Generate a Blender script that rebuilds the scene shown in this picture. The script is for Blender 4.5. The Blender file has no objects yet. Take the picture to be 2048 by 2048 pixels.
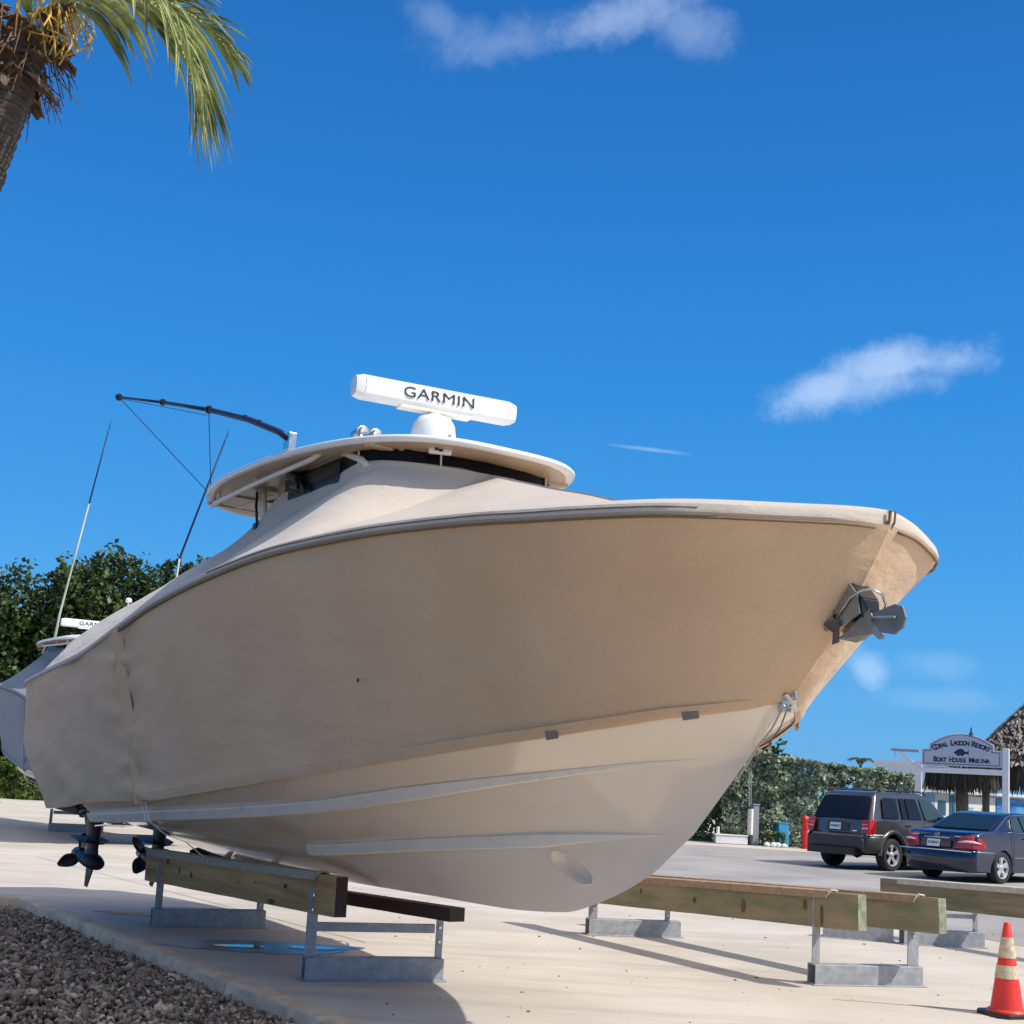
import bpy, bmesh, math, random
from math import radians, sin, cos, pi, atan2, sqrt, exp
from mathutils import Vector, Matrix, noise
random.seed(7)
SC = bpy.context.scene
COL = SC.collection

# ------------------------------------------------------------------ camera
cam_data = bpy.data.cameras.new("camera")
cam = bpy.data.objects.new("camera", cam_data); COL.objects.link(cam)
SC.camera = cam
FPX = 2650.0                                  # focal length in units of a 2048-wide frame
PITCH = math.atan(FPX * 5.2e-5)
ROLL = math.atan(0.055)
r0 = Vector((1, 0, 0)); fw = Vector((0, cos(PITCH), sin(PITCH))); u0 = Vector((0, -sin(PITCH), cos(PITCH)))
rr = cos(ROLL) * r0 + sin(ROLL) * u0; uu = -sin(ROLL) * r0 + cos(ROLL) * u0
CM = Matrix((rr, uu, -fw)).transposed().to_4x4(); CM.translation = Vector((0, 0, 1.6))
cam.matrix_world = CM
cam_data.sensor_width = 36; cam_data.lens = 36 * FPX / 2048
cam_data.shift_y = (1560 - FPX * FPX * 5.2e-5 - 1024) / 2048
cam_data.clip_start = 0.1; cam_data.clip_end = 9000

# ------------------------------------------------------------------ light
SUN_EL, SUN_AZ = 45.0, -23.0                  # azimuth in degrees counter-clockwise from +X
sd = Vector((cos(radians(SUN_EL)) * cos(radians(SUN_AZ)), cos(radians(SUN_EL)) * sin(radians(SUN_AZ)), sin(radians(SUN_EL))))
sun_data = bpy.data.lights.new("sun", "SUN"); sun = bpy.data.objects.new("sun", sun_data); COL.objects.link(sun)
sun_data.energy = 2.25; sun_data.angle = radians(0.53); sun_data.color = (1.0, 0.95, 0.87)
sun.rotation_euler = sd.to_track_quat('Z', 'Y').to_euler(); sun.location = (0, 0, 40)
SC.view_settings.view_transform = 'Standard'; SC.view_settings.look = 'None'
SC.view_settings.exposure = 1.02; SC.view_settings.gamma = 1.0; SC.view_settings.use_curve_mapping = False
SC.cycles.max_bounces = 8; SC.cycles.diffuse_bounces = 6; SC.cycles.glossy_bounces = 4; SC.cycles.transparent_max_bounces = 8
SC.cycles.caustics_reflective = False; SC.cycles.caustics_refractive = False

world = bpy.data.worlds.new("World"); SC.world = world; world.use_nodes = True
W = world.node_tree; W.nodes.clear()
class NB:                                      # terse node-tree builder
    def __init__(s, t): s.t = t
    def n(s, typ, **k):
        o = s.t.nodes.new(typ)
        for a, b in k.items(): setattr(o, a, b)
        return o
    def l(s, a, b): s.t.links.new(a, b)
    def m(s, op, a, b=None, c=None, clamp=False):
        o = s.n("ShaderNodeMath", operation=op); o.use_clamp = clamp
        for i, x in enumerate((a, b, c)):
            if x is None: continue
            if isinstance(x, (int, float)): o.inputs[i].default_value = x
            else: s.l(x, o.inputs[i])
        return o.outputs[0]
    def dot(s, a, v):
        o = s.n("ShaderNodeVectorMath", operation='DOT_PRODUCT'); s.l(a, o.inputs[0]); o.inputs[1].default_value = v
        return o.outputs['Value']
    def mix(s, f, a, b, mode='MIX'):
        o = s.n("ShaderNodeMix", data_type='RGBA', blend_type=mode)
        for i, x in ((0, f), (6, a), (7, b)):
            if isinstance(x, (int, float)): o.inputs[i].default_value = x
            elif isinstance(x, (tuple, list)): o.inputs[i].default_value = (*x[:3], 1)
            else: s.l(x, o.inputs[i])
        return o.outputs[2]
    def rng(s, x, a, b, c=0.0, d=1.0, smooth=True):
        o = s.n("ShaderNodeMapRange"); o.interpolation_type = 'SMOOTHSTEP' if smooth else 'LINEAR'
        s.l(x, o.inputs[0])
        for i, v in zip((1, 2, 3, 4), (a, b, c, d)): o.inputs[i].default_value = v
        return o.outputs[0]
wb = NB(W)
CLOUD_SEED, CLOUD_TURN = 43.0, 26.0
sky = wb.n("ShaderNodeTexSky", sky_type='NISHITA'); sky.sun_disc = False
sky.sun_elevation = radians(SUN_EL); sky.sun_rotation = radians(90 - SUN_AZ)
sky.air_density = 1.0; sky.dust_density = 0.15; sky.ozone_density = 3.0; sky.altitude = 0
hsv = wb.n("ShaderNodeHueSaturation"); hsv.inputs['Hue'].default_value = 0.495; hsv.inputs['Saturation'].default_value = 1.15; hsv.inputs['Value'].default_value = 1.0
wb.l(sky.outputs[0], hsv.inputs['Color'])
tc = wb.n("ShaderNodeTexCoord"); D = tc.outputs['Generated']
def px_dir(u, v):
    c = Vector(((u - 1024) / FPX, -(v - (1560 - FPX * FPX * 5.2e-5)) / FPX, 1.0))
    return (rr * c.x + uu * c.y + fw * c.z).normalized()
nz = wb.n("ShaderNodeTexNoise"); nz.inputs['Scale'].default_value = 24; nz.inputs['Detail'].default_value = 14; nz.inputs['Roughness'].default_value = 0.68
wb.l(D, nz.inputs['Vector'])
nz2 = wb.n("ShaderNodeTexNoise"); nz2.inputs['Scale'].default_value = 9; nz2.inputs['Detail'].default_value = 5
wb.l(D, nz2.inputs['Vector'])
dens = None
def cloud(az_el, ang, A, B, strength, ragged=1.0):
    """one wisp of cloud: direction of its middle, tilt, half-lengths in radians"""
    global dens
    e0 = az_el; e1 = e0.cross(Vector((0, 0, 1))).normalized(); e2 = e1.cross(e0).normalized()
    a1 = e1 * cos(ang) + e2 * sin(ang); a2 = -e1 * sin(ang) + e2 * cos(ang)
    den = wb.m('MAXIMUM', wb.dot(D, e0), 0.05)
    x = wb.m('DIVIDE', wb.dot(D, a1), den); y = wb.m('DIVIDE', wb.dot(D, a2), den)
    x = wb.m('DIVIDE', x, A); y = wb.m('DIVIDE', y, B)
    q = wb.m('SQRT', wb.m('ADD', wb.m('MULTIPLY', x, x), wb.m('MULTIPLY', y, y)))
    q = wb.m('ADD', q, wb.m('MULTIPLY', wb.m('SUBTRACT', nz.outputs[0], 0.5), 1.9 * ragged))
    q = wb.m('ADD', q, wb.m('MULTIPLY', wb.m('SUBTRACT', nz2.outputs[0], 0.5), 1.3 * ragged))
    o = wb.m('MULTIPLY', wb.rng(q, 1.05, 0.0), strength)
    front = wb.rng(wb.dot(D, e0), 0.2, 0.3)
    o = wb.m('MULTIPLY', o, front)
    dens = o if dens is None else wb.m('MAXIMUM', dens, o)
cloud(px_dir(1210, 45), radians(18), 0.085, 0.019, 0.27)
cloud(px_dir(1010, 85), radians(8), 0.075, 0.022, 0.15)
cloud(px_dir(1385, 60), radians(-20), 0.035, 0.022, 0.18)
cloud(px_dir(870, 40), radians(-15), 0.03, 0.018, 0.14)
cloud(px_dir(1640, 785), radians(19), 0.052, 0.021, 0.40)
cloud(px_dir(1780, 735), radians(9), 0.066, 0.020, 0.40)
cloud(px_dir(1840, 725), radians(0), 0.052, 0.014, 0.34)
cloud(px_dir(1765, 765), radians(12), 0.060, 0.022, 0.32)
cloud(px_dir(1300, 899), radians(-5), 0.036, 0.0022, 0.22, 0.25)
cloud(px_dir(1738, 1340), radians(-30), 0.017, 0.014, 0.28, 0.9)
cloud(px_dir(1880, 1400), radians(0), 0.05, 0.010, 0.08)
cloud(px_dir(1880, 1325), radians(0), 0.03, 0.014, 0.10)
# made-up bright clouds above the view, added to fill the shade
sep = wb.n("ShaderNodeSeparateXYZ"); wb.l(D, sep.inputs[0])
ramp = wb.n("ShaderNodeValToRGB"); el_ = ramp.color_ramp.elements            # deep subtropical blue by height above the horizon
wb.l(wb.m('ARCSINE', sep.outputs[2]), ramp.inputs[0])
def rc(c): return (*[x * 4.97 for x in c], 1)
el_[0].position = 0.0; el_[0].color = rc((.105, .405, .775)); el_[1].position = 1.0; el_[1].color = rc((.013, .105, .40))
for p_, c_ in ((.09, (.080, .385, .82)), (.17, (.050, .335, .80)), (.29, (.028, .265, .73)), (.40, (.020, .210, .65)), (.55, (.015, .155, .52))):
    k_ = el_.new(p_); k_.color = rc(c_)
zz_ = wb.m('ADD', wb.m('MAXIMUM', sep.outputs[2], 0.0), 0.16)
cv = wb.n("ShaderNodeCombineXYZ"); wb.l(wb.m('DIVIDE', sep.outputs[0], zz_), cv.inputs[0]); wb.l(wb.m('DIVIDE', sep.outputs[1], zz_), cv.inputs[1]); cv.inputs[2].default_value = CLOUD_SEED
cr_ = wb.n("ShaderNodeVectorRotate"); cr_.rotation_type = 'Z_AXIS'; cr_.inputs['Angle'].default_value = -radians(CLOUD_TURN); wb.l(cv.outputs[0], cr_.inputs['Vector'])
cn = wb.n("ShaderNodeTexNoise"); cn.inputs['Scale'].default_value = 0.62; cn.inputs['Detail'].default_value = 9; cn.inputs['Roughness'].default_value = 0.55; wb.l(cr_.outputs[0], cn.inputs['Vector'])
fill_clouds = wb.m('MULTIPLY', wb.rng(cn.outputs[0], 0.495, 0.655), wb.rng(sep.outputs[2], 0.52, 0.66))
fill_glow = wb.m('POWER', wb.m('MAXIMUM', wb.dot(D, tuple(sd)), 0.0), 9.0)         # aureole round the unseen sun, added as neutral fill
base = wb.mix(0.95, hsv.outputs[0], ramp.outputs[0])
base = wb.mix(wb.m('MULTIPLY', fill_glow, 0.7), base, (9.0, 8.6, 7.8))
base = wb.mix(wb.m('MULTIPLY', fill_clouds, 0.66), base, (10.0, 9.3, 8.3))
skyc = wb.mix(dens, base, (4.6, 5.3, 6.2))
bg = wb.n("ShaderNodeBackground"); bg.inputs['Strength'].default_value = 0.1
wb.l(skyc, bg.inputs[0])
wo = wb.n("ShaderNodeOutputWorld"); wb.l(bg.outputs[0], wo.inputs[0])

# ------------------------------------------------------------------ materials
MATS = {}
def mat(name, col, rough=0.55, metal=0.0, var=0.12, vscale=6.0, bump=0.0, bscale=40.0, coat=0.0, spec=0.5, col2=None, stretch=None, trans=0.0, detail=6, emit=None, coord='Object', sheen=0.0):
    if name in MATS: return MATS[name]
    m = bpy.data.materials.new(name); m.use_nodes = True; t = m.node_tree; b = NB(t)
    p = t.nodes['Principled BSDF']
    p.inputs['Roughness'].default_value = rough; p.inputs['Metallic'].default_value = metal
    p.inputs['Specular IOR Level'].default_value = spec; p.inputs['Coat Weight'].default_value = coat; p.inputs['Coat Roughness'].default_value = 0.05
    p.inputs['Transmission Weight'].default_value = trans
    p.inputs['Sheen Weight'].default_value = sheen
    c = b.n("ShaderNodeTexCoord"); v = c.outputs[coord]
    if stretch:
        mp = b.n("ShaderNodeMapping"); mp.inputs['Scale'].default_value = stretch; b.l(v, mp.inputs[0]); v = mp.outputs[0]
    if var > 0 or col2:
        n = b.n("ShaderNodeTexNoise"); n.inputs['Scale'].default_value = vscale; n.inputs['Detail'].default_value = detail; n.inputs['Roughness'].default_value = 0.6
        b.l(v, n.inputs['Vector'])
        f = b.rng(n.outputs[0], 0.3, 0.7)
        lo = tuple(x * (1 - var) for x in col); hi = tuple(min(1, x * (1 + var)) for x in col)
        if col2: lo, hi = col, col2
        b.l(b.mix(f, lo, hi), p.inputs['Base Color'])
        rv = b.rng(n.outputs[0], 0.2, 0.8, max(0.02, rough * 0.85), min(1, rough * 1.15)); b.l(rv, p.inputs['Roughness'])
    else: p.inputs['Base Color'].default_value = (*col, 1)
    if bump > 0:
        n2 = b.n("ShaderNodeTexNoise"); n2.inputs['Scale'].default_value = bscale; n2.inputs['Detail'].default_value = 5; b.l(v, n2.inputs['Vector'])
        bp = b.n("ShaderNodeBump"); bp.inputs['Strength'].default_value = bump; bp.inputs['Distance'].default_value = 0.02
        b.l(n2.outputs[0], bp.inputs['Height']); b.l(bp.outputs[0], p.inputs['Normal'])
    if emit: p.inputs['Emission Color'].default_value = (*emit, 1); p.inputs['Emission Strength'].default_value = 1
    MATS[name] = m
    return m
def leafmat(name, a, b_, scale=1.2, rough=0.5, trans=0.25, spec=0.4):
    m = bpy.data.materials.new(name); m.use_nodes = True; t = m.node_tree; b = NB(t); p = t.nodes['Principled BSDF']
    c = b.n("ShaderNodeTexCoord"); n = b.n("ShaderNodeTexNoise"); n.inputs['Scale'].default_value = scale; n.inputs['Detail'].default_value = 4
    b.l(c.outputs['Object'], n.inputs['Vector'])
    at = b.n("ShaderNodeAttribute"); at.attribute_name = "tone"
    f = b.m('ADD', b.m('MULTIPLY', b.rng(n.outputs[0], .3, .7), .45), b.m('MULTIPLY', at.outputs['Fac'], .55))
    cc = b.mix(f, a, b_); b.l(cc, p.inputs['Base Color']); p.inputs['Roughness'].default_value = rough; p.inputs['Specular IOR Level'].default_value = spec
    tr = b.n("ShaderNodeBsdfTranslucent"); b.l(cc, tr.inputs[0])
    mx = b.n("ShaderNodeMixShader"); mx.inputs[0].default_value = trans
    b.l(p.outputs[0], mx.inputs[1]); b.l(tr.outputs[0], mx.inputs[2]); b.l(mx.outputs[0], t.nodes['Material Output'].inputs[0])
    MATS[name] = m
    return m

def concrete_mat():
    m = bpy.data.materials.new("concrete"); m.use_nodes = True; t = m.node_tree; b = NB(t); p = t.nodes['Principled BSDF']
    c = b.n("ShaderNodeTexCoord"); P = c.outputs['Object']
    def noi(scale, det=6, st=None, rot=0):
        v = P
        if st:
            mp = b.n("ShaderNodeMapping"); mp.inputs['Scale'].default_value = st; mp.inputs['Rotation'].default_value = (0, 0, rot); b.l(P, mp.inputs[0]); v = mp.outputs[0]
        n = b.n("ShaderNodeTexNoise"); n.inputs['Scale'].default_value = scale; n.inputs['Detail'].default_value = det; n.inputs['Roughness'].default_value = .62; b.l(v, n.inputs['Vector']); return n.outputs[0]
    c1 = b.mix(b.rng(noi(.55, 7), .33, .68), (.49, .435, .365), (.575, .525, .455))
    c2 = b.mix(b.m('MULTIPLY', b.rng(noi(.9, 8, (.35, 2.6, 1), .18), .46, .72), .75), c1, (.39, .36, .32))
    c3 = b.mix(b.m('MULTIPLY', b.rng(noi(1.3, 8, (.5, 3.0, 1), .1), .54, .74), .55), c2, (.64, .605, .55))
    c4 = b.mix(b.m('MULTIPLY', b.rng(noi(38, 3), .60, .78), .28), c3, (.27, .235, .19))
    c5 = b.mix(b.m('MULTIPLY', b.rng(noi(9.0, 4), .68, .74), .45), c4, (.25, .22, .19))
    b.l(c5, p.inputs['Base Color']); p.inputs['Roughness'].default_value = .82; p.inputs['Specular IOR Level'].default_value = .3
    bp = b.n("ShaderNodeBump"); bp.inputs['Strength'].default_value = .25; bp.inputs['Distance'].default_value = .01; b.l(noi(60, 5), bp.inputs['Height']); b.l(bp.outputs[0], p.inputs['Normal'])
    return m
M_CONC = concrete_mat()
def fabric_mat(name, a, b_):
    m = bpy.data.materials.new(name); m.use_nodes = True; t = m.node_tree; b = NB(t); p = t.nodes['Principled BSDF']
    c = b.n("ShaderNodeTexCoord"); P = c.outputs['Object']
    n = b.n("ShaderNodeTexNoise"); n.inputs['Scale'].default_value = 1.4; n.inputs['Detail'].default_value = 7; b.l(P, n.inputs['Vector'])
    n3 = b.n("ShaderNodeTexNoise"); n3.inputs['Scale'].default_value = 55; n3.inputs['Detail'].default_value = 3; b.l(P, n3.inputs['Vector'])
    f = b.m('ADD', b.m('MULTIPLY', b.rng(n.outputs[0], .3, .7), .6), b.m('MULTIPLY', b.rng(n3.outputs[0], .35, .65), .4))
    b.l(b.mix(f, a, b_), p.inputs['Base Color']); p.inputs['Roughness'].default_value = .85; p.inputs['Specular IOR Level'].default_value = .2
    p.inputs['Sheen Weight'].default_value = .15
    mp = b.n("ShaderNodeMapping"); mp.inputs['Scale'].default_value = (1.0, 1.0, 2.4); mp.inputs['Rotation'].default_value = (0, .5, 0); b.l(P, mp.inputs[0])
    n2 = b.n("ShaderNodeTexNoise"); n2.inputs['Scale'].default_value = 2.6; n2.inputs['Detail'].default_value = 5; n2.inputs['Distortion'].default_value = .15; b.l(mp.outputs[0], n2.inputs['Vector'])
    n4 = b.n("ShaderNodeTexNoise"); n4.inputs['Scale'].default_value = 17; n4.inputs['Detail'].default_value = 6; n4.inputs['Distortion'].default_value = .2; b.l(P, n4.inputs['Vector'])
    wv = b.n("ShaderNodeTexNoise"); wv.inputs['Scale'].default_value = 260; wv.inputs['Detail'].default_value = 1; b.l(P, wv.inputs['Vector'])
    h = b.m('ADD', b.m('ADD', b.m('MULTIPLY', n2.outputs[0], 1.0), b.m('MULTIPLY', n3.outputs[0], .05)), b.m('ADD', b.m('MULTIPLY', n4.outputs[0], .06), b.m('MULTIPLY', wv.outputs[0], .02)))
    bp = b.n("ShaderNodeBump"); bp.inputs['Strength'].default_value = .34; bp.inputs['Distance'].default_value = .05
    b.l(h, bp.inputs['Height']); b.l(bp.outputs[0], p.inputs['Normal'])
    MATS[name] = m
    return m
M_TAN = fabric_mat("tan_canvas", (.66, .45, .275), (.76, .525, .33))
M_TANTOP = fabric_mat("sunlit_canvas_tone", (.50, .43, .36), (.57, .50, .43))  # same canvas as the sides, full sun put into the paler colour
M_GREYC = fabric_mat("grey_canvas", (.17, .19, .22), (.22, .24, .28))
M_GEL = mat("cream_gelcoat", (.92, .785, .63), .13, var=.045, vscale=1.1, stretch=(.5, 1, 1.6), coat=.5)
M_RAIL = mat("pale_rail", (.93, .84, .72), .3, var=.04)
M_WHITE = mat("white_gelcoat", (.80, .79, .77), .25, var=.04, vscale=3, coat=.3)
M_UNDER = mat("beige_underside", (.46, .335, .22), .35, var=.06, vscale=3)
M_PIPE = mat("powder_coat_pipe", (.72, .64, .54), .3, var=.04)
M_BLACK = mat("black_plastic", (.012, .012, .014), .35, var=.2)
M_GLASSB = mat("black_glass", (.006, .006, .007), .2, var=.0, spec=.15)
M_RUB = mat("tyre_rubber", (.018, .018, .019), .75, var=.25, vscale=30)
M_GALV = mat("galvanised_steel", (.33, .34, .355), .5, metal=.15, var=.16, vscale=14, bump=.06, bscale=30)
M_STEEL = mat("stainless_steel", (.62, .62, .62), .22, metal=1.0, var=.08, vscale=18)
M_MOTOR = mat("outboard_paint", (.022, .020, .020), .5, metal=.0, var=.2, spec=.3)
M_PROP = mat("dark_propeller", (.012, .012, .013), .35, metal=.0, var=.2)
M_ROPE = mat("white_rope", (.75, .70, .62), .8, var=.1, vscale=60)
M_CORD = mat("brown_cord", (.20, .14, .085), .8, var=.2, vscale=60)
M_NAVY = mat("dark_blue_pole", (.012, .022, .07), .5, var=.1, spec=.3)
M_INK = mat("black_lettering", (.012, .012, .013), .5, var=0)
M_WOODT = mat("treated_timber", (.30, .235, .135), .75, var=.0, vscale=3.0, col2=(.16, .15, .085), stretch=(.35, 4, 4), bump=.25, bscale=9)
M_WOODG = mat("green_stained_timber", (.31, .25, .15), .8, var=.0, vscale=3.2, col2=(.16, .19, .12), stretch=(.5, 2.4, 2.4), bump=.25, bscale=9)
M_WOODB = mat("brown_timber", (.74, .41, .16), .75, var=.0, vscale=3.2, col2=(.50, .25, .085), stretch=(.3, 4, 4), bump=.3, bscale=9)
M_WOODD = mat("dark_timber", (.05, .033, .024), .8, var=.3, vscale=4, stretch=(.3, 4, 4), bump=.2)
M_CARPET = mat("bunk_carpet_pale", (.52, .46, .36), .95, var=.15, vscale=20, bump=.3, bscale=80)
M_CARPETB = mat("bunk_carpet_brown", (.34, .245, .17), .95, var=.18, vscale=16, bump=.3, bscale=80)
M_KNOT = mat("timber_knot", (.13, .072, .035), .8, var=.3, vscale=20)
M_EDGEW = mat("weathered_end_grain", (.24, .25, .17), .85, var=.35, vscale=12)

# ------------------------------------------------------------------ mesh helpers
class MB:
    def __init__(s): s.v = []; s.f = []; s.tone = None
    def add(s, vs, fs):
        o = len(s.v); s.v += [tuple(x) for x in vs]; s.f += [tuple(i + o for i in f) for f in fs]; return s
    def box(s, c, d, R=None):
        x, y, z = (k / 2 for k in d); R = R or Matrix.Identity(3); c = Vector(c)
        vs = [c + R @ Vector((a * x, b * y, e * z)) for a in (-1, 1) for b in (-1, 1) for e in (-1, 1)]
        return s.add(vs, [(0, 1, 3, 2), (4, 6, 7, 5), (0, 4, 5, 1), (2, 3, 7, 6), (0, 2, 6, 4), (1, 5, 7, 3)])
    def box2(s, a, b): return s.box([(p + q) / 2 for p, q in zip(a, b)], [abs(q - p) for p, q in zip(a, b)])
    def beam(s, a, b, w, h, up=(0, 0, 1)):       # box from a to b, width w across, height h along up
        a = Vector(a); b = Vector(b); d = (b - a); L = d.length; d.normalize()
        y = Vector(up).cross(d); y.normalize(); z = d.cross(y)
        return s.box((a + b) / 2, (L, w, h), Matrix((d, y, z)).transposed())
    def tube(s, pts, r, n=8, caps=True):
        pts = [Vector(p) for p in pts]; m = len(pts); rs = r if isinstance(r, (list, tuple)) else [r] * m
        vs = []; ref = None
        for i, p in enumerate(pts):
            t = (pts[min(i + 1, m - 1)] - pts[max(i - 1, 0)]).normalized()
            if ref is None: ref = Vector((0, 0, 1)) if abs(t.z) < .9 else Vector((1, 0, 0))
            a = t.cross(ref)
            if a.length < 1e-4: a = t.cross(Vector((1, .3, .2)))
            a.normalize(); b = t.cross(a); ref = -b if False else ref
            for k in range(n): vs.append(p + (a * cos(2 * pi * k / n) + b * sin(2 * pi * k / n)) * rs[i])
        fs = [(i * n + k, i * n + (k + 1) % n, (i + 1) * n + (k + 1) % n, (i + 1) * n + k) for i in range(m - 1) for k in range(n)]
        if caps: fs += [tuple(range(n))[::-1], tuple(range((m - 1) * n, m * n))]
        return s.add(vs, fs)
    def lathe(s, prof, n=24, c=(0, 0, 0), R=None):
        R = R or Matrix.Identity(3); c = Vector(c); vs = []
        for (r, z) in prof:
            for k in range(n): vs.append(c + R @ Vector((r * cos(2 * pi * k / n), r * sin(2 * pi * k / n), z)))
        m = len(prof)
        fs = [(i * n + k, i * n + (k + 1) % n, (i + 1) * n + (k + 1) % n, (i + 1) * n + k) for i in range(m - 1) for k in range(n)]
        return s.add(vs, fs)
    def prism(s, poly, a, b, f):                 # polygon (list of 2-tuples) between f(p,a) and f(p,b)
        n = len(poly)
        vs = [f(p, a) for p in poly] + [f(p, b) for p in poly]
        return s.add(vs, [tuple(range(n))[::-1], tuple(range(n, 2 * n))] + [(i, (i + 1) % n, n + (i + 1) % n, n + i) for i in range(n)])
    def grid(s, P, closed=False):
        m = len(P); n = len(P[0]); vs = [q for r in P for q in r]
        fs = [(i * n + j, i * n + (j + 1) % n, (i + 1) * n + (j + 1) % n, (i + 1) * n + j) for i in range(m - 1) for j in range(n if closed else n - 1)]
        return s.add(vs, fs)
    def build(s, name, m, parent=None, smooth=False, loc=None, bevel=0, solid=0, rot=None, auto=None):
        me = bpy.data.meshes.new(name); me.from_pydata([tuple(v) for v in s.v], [], s.f); me.validate()
        if s.tone is not None:
            at = me.attributes.new("tone", 'FLOAT', 'FACE'); at.data.foreach_set('value', s.tone[:len(me.polygons)])
        for mm in (m if isinstance(m, (list, tuple)) else [m]): me.materials.append(mm)
        o = bpy.data.objects.new(name, me); COL.objects.link(o)
        if parent: o.parent = parent
        if loc: o.location = loc
        if rot: o.rotation_euler = rot
        if smooth: me.polygons.foreach_set('use_smooth', [True] * len(me.polygons))
        bmn = bmesh.new(); bmn.from_mesh(me); bmesh.ops.recalc_face_normals(bmn, faces=bmn.faces); bmn.to_mesh(me); bmn.free()
        if solid: 
            md = o.modifiers.new("solid", 'SOLIDIFY'); md.thickness = solid; md.offset = 0
        if bevel:
            md = o.modifiers.new("bevel", 'BEVEL'); md.width = bevel; md.segments = 2; md.limit_method = 'ANGLE'; md.angle_limit = radians(35)
            if smooth:
                wn = o.modifiers.new("wn", 'WEIGHTED_NORMAL'); wn.keep_sharp = True
        elif smooth and auto:
            try: me.set_sharp_from_angle(angle=radians(auto))
            except Exception: pass
        return o
def tag(o, label=None, cat=None, group=None, kind=None):
    if label: o['label'] = label
    if cat: o['category'] = cat
    if group: o['group'] = group
    if kind: o['kind'] = kind
    return o
def thing(name, label, cat, loc=(0, 0, 0), rz=0, group=None):
    o = bpy.data.objects.new(name, None); COL.objects.link(o); o.empty_display_size = .2
    o.location = loc; o.rotation_euler = (0, 0, rz); return tag(o, label, cat, group)
def kids(o): return [c for c in bpy.data.objects if c.parent == o]
def copy_tree(o, parent=None):
    c = o.copy(); COL.objects.link(c)
    if parent: c.parent = parent
    for k in kids(o): copy_tree(k, c)
    return c
def smoothf(tab):                                # monotone cubic through a table
    xs = [float(a) for a, b in tab]; ys = [float(b) for a, b in tab]
    d = [(ys[i + 1] - ys[i]) / (xs[i + 1] - xs[i]) for i in range(len(xs) - 1)]
    mm = [d[0]] + [(2 * d[i - 1] * d[i] / (d[i - 1] + d[i]) if d[i - 1] * d[i] > 0 else 0) for i in range(1, len(d))] + [d[-1]]
    def f(x):
        x = min(max(x, xs[0]), xs[-1]); i = 0
        while i < len(xs) - 2 and x > xs[i + 1]: i += 1
        h = xs[i + 1] - xs[i]; t = (x - xs[i]) / h
        return ys[i] * (2 * t**3 - 3 * t**2 + 1) + mm[i] * h * (t**3 - 2 * t**2 + t) + ys[i + 1] * (-2 * t**3 + 3 * t**2) + mm[i + 1] * h * (t**3 - t**2)
    return f
def lerp(a, b, t): return a + (b - a) * t
def nse(x, y, z=0.0): return noise.noise(Vector((x, y, z)))
def text_mesh(name, body, size, m, parent, mw, extrude=.002, offset=0.0, sx=1.0, spacing=1.0, align='CENTER'):
    cu = bpy.data.curves.new(name, 'FONT'); cu.body = body; cu.size = size; cu.extrude = extrude; cu.offset = offset
    cu.align_x = align; cu.align_y = 'CENTER'; cu.space_character = spacing; cu.resolution_u = 3
    o = bpy.data.objects.new(name, cu); COL.objects.link(o)
    dg = bpy.context.evaluated_depsgraph_get(); me = bpy.data.meshes.new_from_object(o.evaluated_get(dg))
    bpy.data.objects.remove(o); bpy.data.curves.remove(cu)
    me.name = name; me.materials.clear(); me.materials.append(m)
    me.transform(Matrix.Diagonal((sx, 1, 1, 1)))
    o = bpy.data.objects.new(name, me); COL.objects.link(o); o.parent = parent; o.matrix_local = mw
    return o
def frame(origin, x, y):                         # 4x4 whose local X,Y lie along x,y
    x = Vector(x).normalized(); z = x.cross(Vector(y)).normalized(); y = z.cross(x)
    M = Matrix((x, y, z)).transposed().to_4x4(); M.translation = Vector(origin); return M
# ------------------------------------------------------------------ ground
def sheet(name, pts, z, m, kind="structure"):
    b = MB(); b.add([(x, y, z) for x, y in pts], [tuple(range(len(pts)))]); o = b.build(name, m); o['kind'] = kind; return o
M_ASPH = mat("worn_asphalt", (.32, .30, .28), .85, var=.16, vscale=.5, bump=.2, bscale=70, detail=9)
M_EARTH = mat("bare_ground", (.46, .42, .35), .9, var=.15, vscale=.2, detail=8)
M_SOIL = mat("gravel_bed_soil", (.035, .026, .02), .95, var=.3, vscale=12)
sheet("ground", [(-3000, -60), (3000, -60), (3000, 5000), (-3000, 5000)], -.13, M_EARTH)
HD = Vector((.5605, -.8282, 0)); ND = Vector((.8282, .5605, 0))        # along the slips / across them
K0 = Vector((-5.19, 15.17, 0)); K1 = K0 + HD * 12.5                     # inner edge of the kerb
slab = [(K1.x, K1.y), (30, K1.y), (60, 40), (60, 75), (-70, 75), (-70, 30), (K0.x - 14 * .97, K0.y - 14 * .23), (K0.x, K0.y)]
sheet("pavement", slab, 0.0, M_CONC)
lane = [(2.2, 26.2), (6.2, 15.9), (12, 9), (40, 9), (48, 39), (20, 36), (8.3, 39.3), (2, 40.6), (-3.5, 41.2)]
sheet("road", lane, .004, M_ASPH)
M_SEA = mat("sea_water", (.02, .16, .24), .08, var=.2, vscale=.3, bump=.3, bscale=1.2)
sheet("sea", [(-600, 108), (900, 108), (1500, 4500), (-1500, 4500)], .02, M_SEA)
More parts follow.
